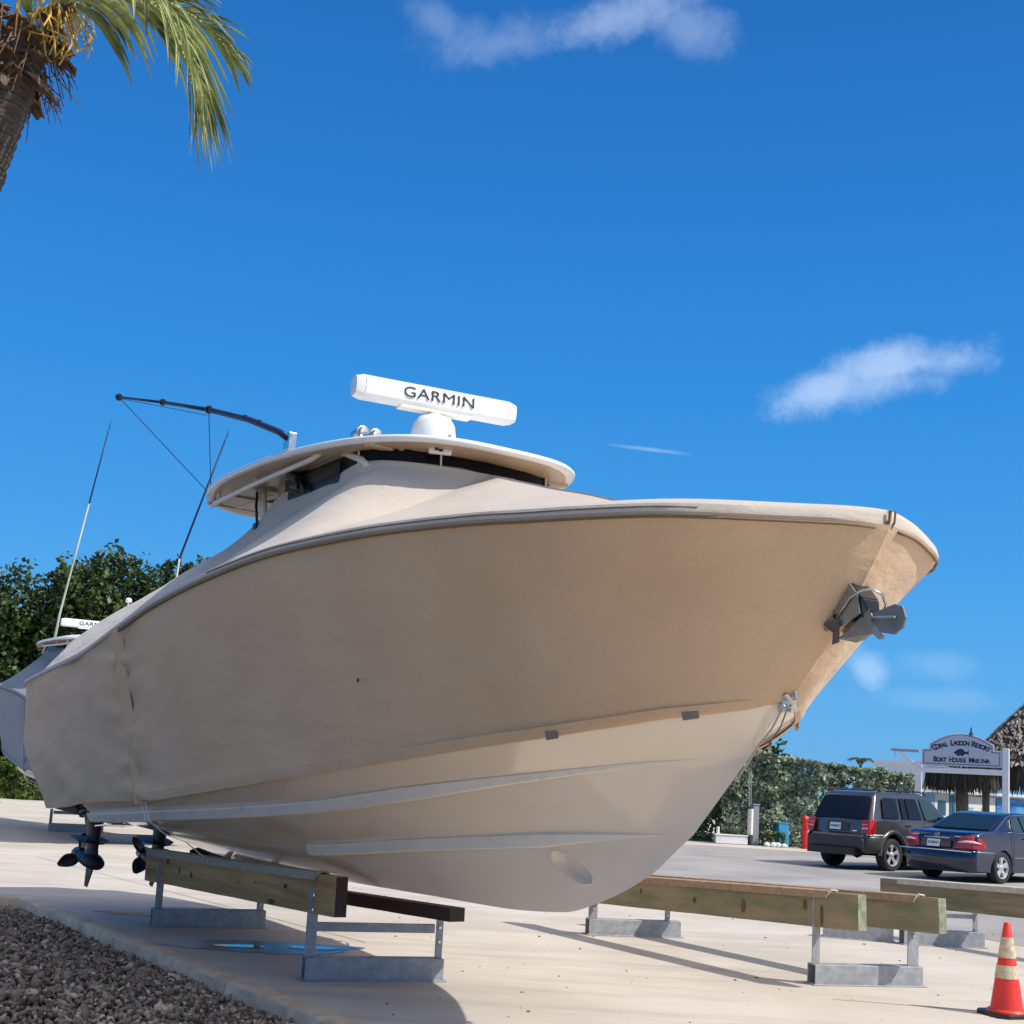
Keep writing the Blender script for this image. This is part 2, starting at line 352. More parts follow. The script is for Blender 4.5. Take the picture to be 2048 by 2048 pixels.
# saw-cut joints in the slab
M_JOINT = mat("joint_sealant", (.10, .085, .07), .9, var=.2)
def joint(a, b, w=.014):
    a = Vector((*a, .004)); b = Vector((*b, .004)); d = (b - a).normalized(); s = Vector((-d.y, d.x, 0)) * w / 2
    n = 14; L = []
    for i in range(n + 1):
        p = a.lerp(b, i / n) + s * nse(i * .9, a.x) * 1.2; k = .55 + .5 * abs(nse(i * 1.7, b.x, 3)); L.append((p - s * k, p + s * k))
    jb = MB(); jb.grid(L); jb.build("pavement_joint", M_JOINT)['kind'] = "structure"
joint((-7.2, 21.2), (-1.2, 12.9)); joint((2.75, 10.95), (8, 10.1), .02); joint((-1.5, 17.5), (9, 24.5)); joint((-9, 33), (12, 29.5)); joint((-8.0, 25.0), (5.0, 23.0), .012)
# kerb round the gravel bed
M_KERB = mat("kerb_concrete", (.60, .46, .315), .85, var=.22, vscale=3.5, bump=.4, bscale=26, detail=9)
def kerb_piece(a, b, w=.17):
    a = Vector(a); b = Vector(b); d = (b - a).normalized(); s = Vector((d.y, -d.x, 0))
    if s.dot(ND) > 0: s = -s
    n = max(4, int((b - a).length / .12)); P = []
    for i in range(n + 1):
        p = a.lerp(b, i / n); j = lambda k: .007 * nse(p.x * 6, p.y * 6, k)
        P.append([p + Vector((0, 0, -.1)), p + Vector((0, 0, .018 + j(1))), p + s * (.016 + j(2)) + Vector((0, 0, .030 + j(3))), p + s * (w - .03 + j(4)) + Vector((0, 0, .028 + j(5))),
                  p + s * (w + j(6)) + Vector((0, 0, .008 + j(7))), p + s * (w + .012 + j(8)) + Vector((0, 0, -.12))])
    m = MB(); m.grid(P); m.add(P[0], [(0, 1, 2, 3, 4, 5)]); m.add(P[-1], [(0, 1, 2, 3, 4, 5)])
    return m
kerb = thing("kerb", "long weathered concrete kerb edging the gravel bed in the lower left", "kerb", tuple(K0), 0); kerb['kind'] = 'structure'
del kerb['category']
cuts = [0, 3.05, 6.02, 8.02, 10.2, 12.5]
for i in range(5):
    o = kerb_piece(HD * (cuts[i] + .008), HD * (cuts[i + 1] - .008)).build("kerb_block", M_KERB, kerb, smooth=True, auto=50)
o = kerb_piece(Vector((-.01, .0, 0)), Vector((-6.9, -1.63, 0))).build("kerb_block", M_KERB, kerb, smooth=True, auto=50)
bed = [(K0.x - .02, K0.y - .1), (K1.x, K1.y), (K1.x - 5, K1.y - 2), (-16, 3), (-16, 12.5)]
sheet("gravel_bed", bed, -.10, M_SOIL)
# loose stones: real pebbles, one mass
def pebbles():
    import numpy as np
    rng = np.random.default_rng(3)
    bm = bmesh.new(); bmesh.ops.create_icosphere(bm, subdivisions=1, radius=1.0)
    bv = np.array([v.co[:] for v in bm.verts]); bf = np.array([[v.index for v in f.verts] for f in bm.faces]); bm.free()
    N = 52000
    u = rng.uniform(0, 10.2, N); w = -rng.uniform(0, 1, N) ** 1.25 * 6.2 - .21
    px = K0.x + HD.x * u + ND.x * w; py = K0.y + HD.y * u + ND.y * w
    keep = (px > -.50 * py - .55) & (py > 6.6); px, py = px[keep], py[keep]; N = len(px)
    r = rng.uniform(.010, .024, N) * rng.choice([.6, 1, 1, 1, 1.2, 1.7], N)
    sc = np.stack([rng.uniform(.9, 1.7, N), rng.uniform(.6, 1.0, N), rng.uniform(.5, .9, N)], 1) * r[:, None]
    def rotm(n):
        q = rng.normal(size=(n, 4)); q /= np.linalg.norm(q, axis=1)[:, None]; a, b, c, d = q.T
        return np.stack([np.stack([1 - 2 * (c * c + d * d), 2 * (b * c - a * d), 2 * (b * d + a * c)], -1), np.stack([2 * (b * c + a * d), 1 - 2 * (b * b + d * d), 2 * (c * d - a * b)], -1), np.stack([2 * (b * d - a * c), 2 * (c * d + a * b), 1 - 2 * (b * b + c * c)], -1)], 1)
    V = bv[None] * (1 + .30 * rng.normal(size=(N, len(bv), 1)).clip(-1.4, 1.4)) * sc[:, None, :]
    V = np.einsum('nij,nkj->nki', rotm(N), V)
    hgt = -.095 + rng.uniform(0, .045, N)
    hgt += .035 * np.sin(px * 1.7 + 1) * np.cos(py * 1.3) * .6
    V[:, :, 0] += px[:, None]; V[:, :, 1] += py[:, None]; V[:, :, 2] += hgt[:, None]
    F = (bf[None] + (np.arange(N) * len(bv))[:, None, None]).reshape(-1, 3)
    me = bpy.data.meshes.new("gravel"); me.vertices.add(N * len(bv)); me.vertices.foreach_set('co', V.ravel())
    me.loops.add(F.size); me.loops.foreach_set('vertex_index', F.ravel()); me.polygons.add(len(F)); me.polygons.foreach_set('loop_start', np.arange(len(F)) * 3); me.polygons.foreach_set('loop_total', np.full(len(F), 3))
    at = me.attributes.new("tone", 'FLOAT', 'FACE'); at.data.foreach_set('value', np.repeat(rng.uniform(0, 1, N), len(bf)))
    me.update(calc_edges=True)
    m = bpy.data.materials.new("pebble_stone"); m.use_nodes = True; b = NB(m.node_tree); p = m.node_tree.nodes['Principled BSDF']
    a = b.n("ShaderNodeAttribute"); a.attribute_name = "tone"
    r_ = b.n("ShaderNodeValToRGB"); e = r_.color_ramp.elements
    e[0].color = (.08, .055, .04, 1); e[1].color = (.72, .58, .43, 1)
    for q, c in ((.25, (.19, .13, .09, 1)), (.5, (.34, .245, .17, 1)), (.72, (.28, .21, .16, 1)), (.9, (.52, .40, .28, 1))):
        k = r_.color_ramp.elements.new(q); k.color = c
    b.l(a.outputs['Fac'], r_.inputs[0]); b.l(r_.outputs[0], p.inputs['Base Color']); p.inputs['Roughness'].default_value = .85
    me.materials.append(m)
    o = bpy.data.objects.new("gravel", me); COL.objects.link(o); o['kind'] = 'stuff'
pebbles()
def litter():                                    # crumbs of stone and leaf litter on the slab
    bm = bmesh.new(); rnd = random.Random(9)
    for k in range(300):
        y = 8.2 + 14 * rnd.random() ** 1.6; x = (-.12 + .58 * rnd.random()) * y; r = rnd.choice((.004, .005, .006, .008, .013)) * rnd.uniform(.7, 1.3)
        M = Matrix.Translation((x, y, r * .35)) @ Matrix.Rotation(rnd.random() * 6, 4, 'Z') @ Matrix.Diagonal((rnd.uniform(.8, 1.8), 1, rnd.uniform(.4, .8), 1))
        bmesh.ops.create_icosphere(bm, subdivisions=1, radius=r, matrix=M)
    me = bpy.data.meshes.new("litter"); bm.to_mesh(me); bm.free(); me.materials.append(mat("brown_crumb", (.24, .18, .12), .9, var=.5, vscale=3)); o = bpy.data.objects.new("litter", me); COL.objects.link(o); o['kind'] = 'stuff'
litter()
# puddle under the boat
M_PUD = mat("puddle_water", (.012, .013, .014), .02, var=0, spec=.5)
M_DAMP = mat("damp_concrete", (.13, .112, .092), .32, var=.2, vscale=3)
def blob(cx, cy, rx, ry, ang, z, seed, n=64):
    b = MB(); ps = []
    for i in range(n):
        a = 2 * pi * i / n; k = 1 + .30 * nse(cos(a) * 1.6 + seed, sin(a) * 1.6) + .12 * nse(cos(a) * 5, sin(a) * 5 + seed)
        x, y = rx * k * cos(a), ry * k * sin(a); ps.append((cx + x * cos(ang) - y * sin(ang), cy + x * sin(ang) + y * cos(ang), z))
    b.add(ps, [tuple(range(n))]); return b
blob(-2.02, 12.22, .78, .42, .12, .004, 5).build("damp_patch", M_DAMP)['kind'] = "structure"
blob(-1.62, 12.30, .26, .12, .12, .008, 3).build("puddle", M_PUD)['kind'] = "structure"
blob(-2.25, 12.16, .24, .10, .2, .008, 14).build("puddle", M_PUD)['kind'] = "structure"
blob(-3.7, 14.25, .5, .12, -.05, .004, 9).build("puddle", M_PUD)['kind'] = "structure"

# ------------------------------------------------------------------ boat racks
def rack(label, FL, FR, BL, BR, posts, bunks, loc, rz, timber, carpet, brace, bases='FB'):
    """galvanised stands (base channel, posts) carrying timber bunks; all points local"""
    root = thing("boat_rack", label, "boat rack", loc, rz, "boat racks on the pavement")
    H = .172
    for nm, L, R_ in (('F', FL, FR), ('B', BL, BR)):
        if nm not in bases: continue
        L = Vector((*L, 0)); R_ = Vector((*R_, 0)); d = (R_ - L).normalized(); back = Vector((-d.y, d.x, 0))
        if back.x > 0 and False: back = -back
        wd = .15; t = .012
        m = MB(); c = (L + R_) / 2; ln = (R_ - L).length; RM = Matrix((d, back, Vector((0, 0, 1)))).transposed()
        m.box(c + back * (t / 2) + Vector((0, 0, H / 2)), (ln, t, H), RM)
        m.box(c + back * (wd - t / 2) + Vector((0, 0, H / 2)), (ln, t, H), RM)
        m.box(c + back * (wd / 2) + Vector((0, 0, H - t / 2)), (ln - .002, wd - 2 * t, t), RM)
        m.box(c + back * (wd / 2) + Vector((0, 0, .006)), (ln + .05, wd + .06, .010), RM)
        m.build("base_channel", M_GALV, root, bevel=.004)
        for (fr, top, wide, nm2) in posts[nm]:
            q = c + d * (fr * ln / 2) + back * .05
            m = MB()
            m.box(q + Vector((0, 0, (H + top) / 2)) , (wide, .012, top - H), RM)
            m.box(q + d * (wide / 2 - .006) + back * .046 + Vector((0, 0, (H + top - .03) / 2)), (.012, .078, top - H - .03), RM)
            po = m.build("post", M_GALV, root, bevel=.004)
            for zz in (top - .06, top - .17):
                bl = MB(); bl.lathe([(0, .012), (.013, .012), (.015, 0)], 8, q - back * .006 + Vector((0, 0, zz)), Matrix((d, Vector((0, 0, 1)), -back)).transposed()); bl.build("bolt", M_STEEL, po)
        if nm in brace:
            z, h, f0, f1 = brace[nm]
            m = MB(); m.beam(c + d * f0 * ln / 2 + back * .065 + Vector((0, 0, z)), c + d * f1 * ln / 2 + back * .065 + Vector((0, 0, z)), .03, h)
            m.build("cross_brace", M_GALV, root, bevel=.004)
    for (a, b, w, h, nail, knots, mt, carp) in bunks:
        a = Vector(a); b = Vector(b); d = (b - a).normalized(); side = Vector((0, 0, 1)).cross(d).normalized(); up = d.cross(side)
        m = MB(); n = 26; P = []
        for i in range(n + 1):
            p = a.lerp(b, i / n); j = lambda k: .004 * nse(p.x * 2, p.y * 2, k)
            P.append([p - side * (w / 2 + j(1)) - up * (h / 2 + j(2)), p - side * (w / 2 + j(5)), p - side * (w / 2 + j(3)) + up * (h / 2 + j(4)), p + side * w / 2 + up * h / 2, p + side * w / 2 - up * h / 2])
        m.grid(P, closed=True); m.add(P[0], [(0, 1, 2, 3, 4)]); m.add(P[-1], [(0, 1, 2, 3, 4)])
        bk = m.build("bunk_board", mt, root)
        if carp:
            s0, s1 = carp; m = MB(); P = []
            L = (b - a).length; n2 = 40
            for i in range(n2 + 1):
                p = a + d * lerp(s0, s1, i / n2); wv = .006 * nse(i * .35, a.y, 5)
                P.append([p - side * (w / 2 + .009) + up * (h / 2 - .052 + wv), p - side * (w / 2 + .010) + up * (h / 2 + .008), p - side * w / 4 + up * (h / 2 + .014), p + side * w / 4 + up * (h / 2 + .014), p + side * (w / 2 + .010) + up * (h / 2 + .008), p + side * (w / 2 + .009) + up * (h / 2 - .05)])
            m.grid(P); m.build("carpet_strip", nail, bk, solid=.012)
            q = a + d * s1                               # the frayed fold at the strip's end
            for k in range(3):
                fb = MB(); fb.tube([q - side * (w / 2 + .014) + up * (h / 2 - .05 + .012 * k) + d * .003 * k, q - side * (w / 2 - .01 * k) + up * (h / 2 + .018 + .006 * (k % 2)) + d * (.018 + .012 * k), q + side * w / 2 + up * (h / 2 + .012) + d * .02], .008, 5); fb.build("carpet_fold", M_CARPET, bk)
        for (s_, v_, rx, rz_) in knots:
            kb = MB(); q = a + d * s_ - side * (w / 2 + .0055) + up * v_
            kb.add([q + d * rx * cos(2 * pi * i / 12) * (1 + .3 * nse(i, s_)) + up * rz_ * sin(2 * pi * i / 12) for i in range(12)], [tuple(range(12))])
            kb.build("knot", M_KNOT, bk)
        eg = MB(); q = b + d * .003
        eg.add([q - side * w / 2 * .98 - up * h / 2 * .98, q + side * w / 2 * .98 - up * h / 2 * .98, q + side * w / 2 * .98 + up * h / 2 * .98, q - side * w / 2 * .98 + up * h / 2 * .98], [(0, 1, 2, 3)])
        eg.build("end_grain", M_WOODD if mt in (M_WOODB, M_WOODD) else M_EDGEW, bk)
    return root
BZ = radians(-55.9135); BO = (-.9, 10.59, 0)
rA = rack("galvanised rack with brown timber bunks standing under the big covered boat", (-.15, -.53), (.15, .53), (-3.52, -.54), (-3.27, .54),
     {'F': [(-.93, .70, .085, 0), (.93, .47, .06, 0)], 'B': [(-.90, .64, .07, 0), (.90, .40, .07, 0)]},
     [((-3.99, -.435, .555), (.18, -.435, .66), .10, .30, M_CARPET, [(.62, .08, .03, .045), (1.25, -.02, .02, .03), (2.35, -.01, .012, .012), (2.7, .01, .012, .012), (3.3, .02, .03, .02), (3.05, -.12, .06, .02), (.95, .0, .014, .04)], M_WOODB, (.02, 3.83)),
      ((-3.95, .42, .42), (.47, .42, .553), .14, .105, M_CARPET, [], M_WOODD, None)],
     BO, BZ, M_WOODB, M_CARPET, {'F': (.40, .07, -.86, .86)})
RBZ = atan2(-.85, .52); RBO = Vector((3.28, 11.83, 0))
def toB(p): 
    d = Vector((p[0], p[1], 0)) - RBO; return (d.x * cos(RBZ) + d.y * sin(RBZ), -d.x * sin(RBZ) + d.y * cos(RBZ))
fl, fr_, bl, br = toB((2.78, 11.7)), toB((3.79, 11.96)), toB((1.02, 14.57)), toB((2.04, 14.79))
hbv = Vector((.522, -.853, 0))
def onB(base, s, z): 
    p = Vector((base[0], base[1], 0)) + hbv * s; q = toB(p); return (q[0], q[1] , z)
pl, pr = (2.78 + .055, 11.7 + .035), (3.70, 11.95)
rB = rack("empty galvanised rack with two green stained timber bunks beside the bow", fl, fr_, bl, br,
     {'F': [(-.95, .745, .075, 0), (.86, .60, .11, 0)], 'B': [(-.90, .45, .10, 0), (.72, .40, .06, 0)]},
     [(onB(pl, -4.1, .46), onB(pl, .46, .66), .10, .30, M_CARPETB, [(3.15, -.03, .03, .06), (2.45, -.02, .02, .03), (3.95, .03, .025, .05), (4.15, -.05, .018, .09), (1.6, .02, .02, .03)], M_WOODG, (.02, 4.22)),
      (onB(pr, -4.1, .46), onB(pr, .31, .64), .10, .30, M_CARPETB, [(3.55, .06, .02, .04), (3.3, .05, .02, .06)], M_WOODG, (.02, 4.16))],
     tuple(RBO), RBZ, M_WOODG, M_CARPETB, {})
RCO = Vector((5.1, 15.4, 0)); RCZ = atan2(-.85, .52)
def toC(x, y):
    d = Vector((x, y, 0)) - RCO; return (d.x * cos(RCZ) + d.y * sin(RCZ), -d.x * sin(RCZ) + d.y * cos(RCZ))
cl, cr = toC(4.64, 15.34), toC(5.59, 15.43); c2 = toC(4.64 + 1.8, 15.34 - 2.95); c3 = toC(5.59 + 1.8, 15.43 - 2.95)
rC = rack("rack at right with one weathered grey bunk running out beside the parked dark blue car", c2, c3, cl, cr,
     {'F': [(-.9, .5, .07, 0), (.9, .5, .07, 0)], 'B': [(-.9, .38, .07, 0), (.80, .38, .06, 0)]},
     [((toC(4.76, 16.62)[0], toC(4.76, 16.62)[1], .50), (toC(4.76 + .522 * 5.2, 16.62 - .853 * 5.2)[0], toC(4.76 + .522 * 5.2, 16.62 - .853 * 5.2)[1], .66), .10, .31, M_CARPET, [(2.3, -.02, .05, .03), (2.7, .01, .06, .04)], M_WOODT, (.28, 5.1))],
     tuple(RCO), RCZ, M_WOODT, M_CARPET, {'B': (.34, .045, -.9, .8)})
rD = rack("low bare galvanised stand half hidden behind the green stained bunks", toC(3.81, 15.72), toC(4.57, 15.51), (0, 0), (0, 0), {'F': [(-.8, .30, .07, 0), (.8, .30, .07, 0)]}, [], tuple(RCO), RCZ, M_WOODT, M_CARPET, {}, bases='F')
# ------------------------------------------------------------------ the boat (x forward, y to port, z up; origin on the ground under the keel)
bs = smoothf([(-5.4, 1.55), (-4.5, 1.6), (-3, 1.68), (-1, 1.70), (1, 1.66), (2, 1.58), (3, 1.44), (3.8, 1.26), (4.2, 1.11), (4.4, .99), (4.6, .78), (4.8, .42), (4.9, .17), (4.93, 0)])
zs = smoothf([(-5.4, 2.27), (-4.73, 2.34), (-2.88, 2.476), (-1.67, 2.677), (-.8, 2.82), (.27, 2.94), (1.0, 2.992), (1.58, 3.009), (2.2, 3.013), (3.17, 2.99), (3.74, 2.962), (4.2, 2.948), (4.62, 2.942), (4.93, 2.965)])
bc = smoothf([(-5.5, 1.42), (-5.2, 1.45), (-3, 1.5), (-1, 1.48), (1, 1.34), (2, 1.17), (3, .86), (3.6, .59), (4.0, .34), (4.2, .13), (4.27, 0)])
zc = smoothf([(-5.5, 1.07), (-4.85, 1.08), (-3.99, 1.118), (-2.8, 1.204), (-1.3, 1.282), (-.45, 1.368), (.37, 1.465), (1.65, 1.621), (2.58, 1.759), (3.5, 1.915), (3.8, 1.976), (4.16, 2.046), (4.27, 2.10)])
bu = smoothf([(-5.2, 1.35), (-3, 1.38), (-1, 1.33), (0, 1.24), (1, 1.07), (2, .82), (3, .46), (3.5, .24), (3.8, .09), (4.0, 0)])
zu = smoothf([(-5, 1.0), (-2.99, 1.08), (-1.25, 1.19), (-.01, 1.28), (.94, 1.37), (1.88, 1.51), (3.1, 1.69), (3.56, 1.755), (4.0, 1.79)])
bl_ = smoothf([(-5, .75), (-1, .70), (0, .63), (1, .50), (2, .32), (3, .115), (3.4, .02), (3.57, 0)])
zl = smoothf([(-5, .93), (-3, .94), (-1, .975), (.12, 1.03), (1.08, 1.13), (2.0, 1.22), (2.88, 1.30), (3.57, 1.345)])
zk = smoothf([(-5, .69), (-3, .695), (-.47, .71), (.89, .73), (1.67, .74), (2.40, .79), (2.76, .89), (3.21, 1.09), (3.45, 1.26), (3.63, 1.39)])
TR = -3.0
LINES = [(3.45, lambda s: 0.0, zk), (3.57, bl_, zl), (4.0, bu, zu), (4.27, bc, zc), (4.93, bs, zs)]
def hull_pt(t, q, side=-1, off=0.0):
    """t 0 transom .. 1 stem; q 0 keel, 1 lower strake, 2 chine, 3 cover edge, 4 sheer"""
    i = min(3, int(q)); f = q - i; P = []
    for k in (i, i + 1):
        e, b, z = LINES[k]; s = TR + (e - TR) * t; P.append((s, b(s), z(s)))
    s, b, z = (lerp(a, c, f) for a, c in zip(*P))
    if i == 3:
        w = 4 * f * (1 - f); b -= .045 * w * min(1, b / .3); 
        if t > .8: s += .05 * w * (t - .8) / .2
    elif i == 0: b += .012 * 4 * f * (1 - f) * min(1, b / .2)
    return Vector((s, side * (b + off), z))
TS = [1 - (1 - i / 110) ** 1.7 for i in range(111)]
boat = thing("boat", "large centre console boat wrapped in a tan cover, cream hull showing below, on a rack", "boat", BO, BZ)
TC = (2.60, 1.082); TA = (cos(.40), sin(.40))
def in_tunnel(p):                                 # bow thruster opening
    x, z = p.x - TC[0], p.z - TC[1]; a = x * TA[0] - z * TA[1]; c = x * TA[1] + z * TA[0]; return (a / .164) ** 2 + (c / .085) ** 2 < 1
hb_ = MB()
for side in (-1, 1):
    TT = sorted(set(TS + [.84 + .002 * k for k in range(60)]))
    QQ = [k * .04 for k in range(25)] + [1 + k / 8 for k in range(8)] + [2 + k / 6 for k in range(6)] + [3, 3.04, 3.08]
    P = [[hull_pt(t, q, side) for q in QQ] for t in TT]; n = len(QQ); o = len(hb_.v)
    hb_.v += [tuple(p) for r in P for p in r]
    for i in range(len(TT) - 1):
        for j in range(n - 1):
            c = (P[i][j] + P[i + 1][j + 1]) / 2
            if in_tunnel(c): continue
            hb_.f.append((o + i * n + j, o + i * n + j + 1, o + (i + 1) * n + j + 1, o + (i + 1) * n + j))
# transom
tr = [hull_pt(0, q, -1) for q in (0, 1, 2, 3, 3.08)] + [hull_pt(0, q, 1) for q in (3.08, 3, 2, 1, 0)]
hb_.add(tr, [tuple(range(10))])
hull = hb_.build("hull", M_GEL, boat, smooth=True, auto=28)
# bow thruster tunnel and its rim
def surf_y(x, z):                                  # half-breadth of the bottom at (x, z), by search
    best = None
    for a in range(0, 60):
        t = .80 + a * .0033
        for b in range(0, 41):
            p = hull_pt(t, b * .025 * 1.2)
            dd = (p.x - x) ** 2 + (p.z - z) ** 2
            if best is None or dd < best[0]: best = (dd, -p.y)
    return best[1]
ring = []
for k in range(36):
    a = 2 * pi * k / 36; ring.append((cos(a), sin(a)))
for side in (-1, 1):
    m = MB(); rows = [[], [], [], [], []]
    def el(ca, sa, A, B): return TC[0] + A * ca * TA[0] + B * sa * TA[1], TC[1] - A * ca * TA[1] + B * sa * TA[0]
    for (ca, sa) in ring:
        for r_, (A, B, dy) in enumerate(((.172, .092, -.001), (.166, .087, .003), (.156, .077, .002), (.148, .070, -.03), (.12, .055, -.075))):
            x, z = el(ca, sa, A, B); y1 = surf_y(x, z); rows[r_].append(Vector((x, side * max(.012 if r_ > 2 else 0, y1 + dy), z)))
    m.grid(rows, closed=True); m.add(rows[4], [tuple(range(36))])
    m.build("thruster_tunnel", M_GEL, boat, smooth=True, auto=40)
# spray rails
def rail(q, t0, t1, w, h, name="spray_rail"):
    for side in (-1, 1):
        P = []
        for i in range(81):
            t = lerp(t0, t1, i / 80); p = hull_pt(t, q, side); k = min(1, (1 - (i / 80)) * 3.5 + .02); k0 = 1
            y = Vector((0, side, 0))
            P.append([p + y * -.01 + Vector((0, 0, .022 * k)), p + y * w * k + Vector((0, 0, .010 * k)), p + y * (w * k + .001) + Vector((0, 0, .002 * k)), p + y * (w * .30 * k) + Vector((0, 0, -h * k)), p + y * -.03 + Vector((0, 0, -h * k * 1.12))])
        m = MB(); m.grid(P); m.add(P[0], [(0, 1, 2, 3, 4)]); m.build(name, M_RAIL, boat, smooth=True, auto=25)
rail(2.0, -.0, .965, .050, .062); rail(1.0, .455, .97, .036, .062)
# transom bracket behind the hull
m = MB()
prof = [(-1.28, 1.18), (-1.05, 1.0), (-.35, .92), (.35, .92), (1.05, 1.0), (1.28, 1.18), (1.28, 1.5), (-1.28, 1.5)]
m.prism(prof, TR + .02, -3.78, lambda p, a: Vector((a, p[0], p[1] + (.07 if a < -3.4 else 0)))); m.build("motor_bracket", M_GEL, boat, bevel=.03)
# outboards
def outboard(y, trim):
    root = MB()
    def sec(x, z, lx, ly, n=14):
        return [Vector((x + lx * cos(2 * pi * k / n), ly * sin(2 * pi * k / n) * (1 - .25 * cos(2 * pi * k / n)), z)) for k in range(n)]
    P = [sec(-.02, .0, .17, .075), sec(-.0, -.12, .15, .06), sec(.01, -.26, .125, .045), sec(.01, -.40, .12, .038), sec(0, -.47, .14, .05)]
    root.grid(P, closed=True)
    root.add(P[0], [tuple(range(14))])
    o = root.build("outboard_motor", M_MOTOR, boat, smooth=True, loc=(-3.97, y, 1.12), rot=(0, trim, 0)); o.scale = (1.0, 1.2, 1.0)
    g = MB(); R = Matrix(((0, 0, 1), (0, 1, 0), (-1, 0, 0)))
    g.lathe([(0, .31), (.03, .30), (.06, .24), (.078, .12), (.08, 0), (.075, -.12), (.07, -.2), (.06, -.21), (0, -.215)], 18, (-.03, 0, -.53), R); g.build("gearcase", M_MOTOR, o, smooth=True)
    c = MB(); c.prism([(-.34, -.055), (-.30, -.12), (.0, -.13), (.16, -.05), (.2, 0), (.16, .05), (0, .13), (-.30, .12), (-.34, .055)], -.345, -.333, lambda p, a: Vector((p[0], p[1], a))); c.build("anti_ventilation_plate", M_MOTOR, o, bevel=.004)
    s = MB(); s.add([(-.10, .008, -.58), (.10, .008, -.58), (-.02, .003, -.80), (-.11, .003, -.80), (-.10, -.008, -.58), (.10, -.008, -.58), (-.02, -.003, -.80), (-.11, -.003, -.80)], [(0, 1, 2, 3), (7, 6, 5, 4), (0, 4, 5, 1), (1, 5, 6, 2), (2, 6, 7, 3), (3, 7, 4, 0)]); s.build("skeg", M_MOTOR, o)
    w = MB()
    w.lathe([(0, .10), (.045, .09), (.06, .02), (.062, -.09), (.05, -.1), (0, -.1)], 16, (-.33, 0, -.53), R)
    for k in range(3):
        a0 = 2 * pi * k / 3 + .5 + y; P = []
        for i in range(7):
            f = i / 6; r = .05 + .165 * f; wd = .075 * sin(pi * (f * .78 + .2)) + .01; tw = radians(58 - 26 * f); row = []
            for j in range(5):
                u = (j / 4 - .5) * 2 * wd; aa = a0 + (u * cos(tw)) / r * .9; row.append(Vector((-.33 + u * sin(tw) + .01 * (j - 2) ** 2 * .3, r * cos(aa), -.53 + r * sin(aa))))
            P.append(row)
        w.grid(P)
    w.build("propeller", M_PROP, o, smooth=True, solid=.008)
    b = MB(); b.box((.19, 0, .10), (.22, .22, .30)); b.box((.06, 0, .16), (.30, .14, .14)); b.tube([(.02, -.10, -.02), (-.12, -.13, -.05), (-.2, -.12, .0)], .012, 6)
    b.tube([(-.18, -.1, .1), (-.24, -.1, -.1), (-.05, -.1, -.12)], .007, 6); b.tube([(.05, .1, -.02), (-.1, .12, -.05)], .012, 6); b.build("tilt_clamp", M_MOTOR, o, bevel=.02)
    return o
for y, tr_ in ((-1.03, .10), (-.36, .13), (.36, .12), (1.03, .11)): outboard(y, tr_)
# trim tab / transducer under the transom
m = MB(); m.beam((-3.02, -1.05, 1.00), (-3.34, -1.10, .965), .30, .012, (0, 0, 1)); m.tube([(-3.03, -1.0, 1.06), (-3.25, -1.05, .99)], .012, 6); m.build("trim_tab", M_STEEL, boat)

# hard top
def ht_plan(a, L0=-2.42, L1=1.49, Wd=1.16):
    c, s_ = cos(a), sin(a); n = 3.2; cx = (L0 + L1) / 2; hx = (L1 - L0) / 2
    k = (abs(c) ** n + abs(s_) ** n) ** (-1 / n); x = cx + hx * c * k; y = Wd * s_ * k
    f = (x - L0) / (L1 - L0); y *= 1 - .10 * max(0, f - .55) / .45 - .05 * max(0, .3 - f) / .3
    return x, y
NA = 96
def ht_ring(scale, z, crown=0.0):
    R_ = []
    for k in range(NA):
        x, y = ht_plan(2 * pi * k / NA); cx = -.365
        R_.append(Vector((cx + (x - cx) * scale, y * scale, z - .018 * ((x + .365) / 1.8) ** 2)))
    return R_
top = MB()
rings = [ht_ring(.955, 3.955), ht_ring(.985, 3.952), ht_ring(1.0, 3.962), ht_ring(1.002, 3.982), ht_ring(.992, 3.998), ht_ring(.95, 4.014), ht_ring(.7, 4.10), ht_ring(.35, 4.14), ht_ring(.02, 4.15)]
top.grid(rings, closed=True)
hardtop = top.build("hardtop", M_WHITE, boat, smooth=True, auto=60)
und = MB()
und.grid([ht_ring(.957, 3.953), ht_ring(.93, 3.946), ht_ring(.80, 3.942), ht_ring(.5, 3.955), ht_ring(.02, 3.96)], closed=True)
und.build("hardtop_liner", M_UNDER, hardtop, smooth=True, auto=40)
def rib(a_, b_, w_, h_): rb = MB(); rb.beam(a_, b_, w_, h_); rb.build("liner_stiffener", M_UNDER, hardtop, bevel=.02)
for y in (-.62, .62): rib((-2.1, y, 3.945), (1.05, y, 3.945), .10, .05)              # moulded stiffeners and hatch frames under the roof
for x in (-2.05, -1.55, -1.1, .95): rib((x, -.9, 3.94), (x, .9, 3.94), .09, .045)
rib((-1.6, -.3, 3.945), (-1.2, -.3, 3.945), .3, .03)
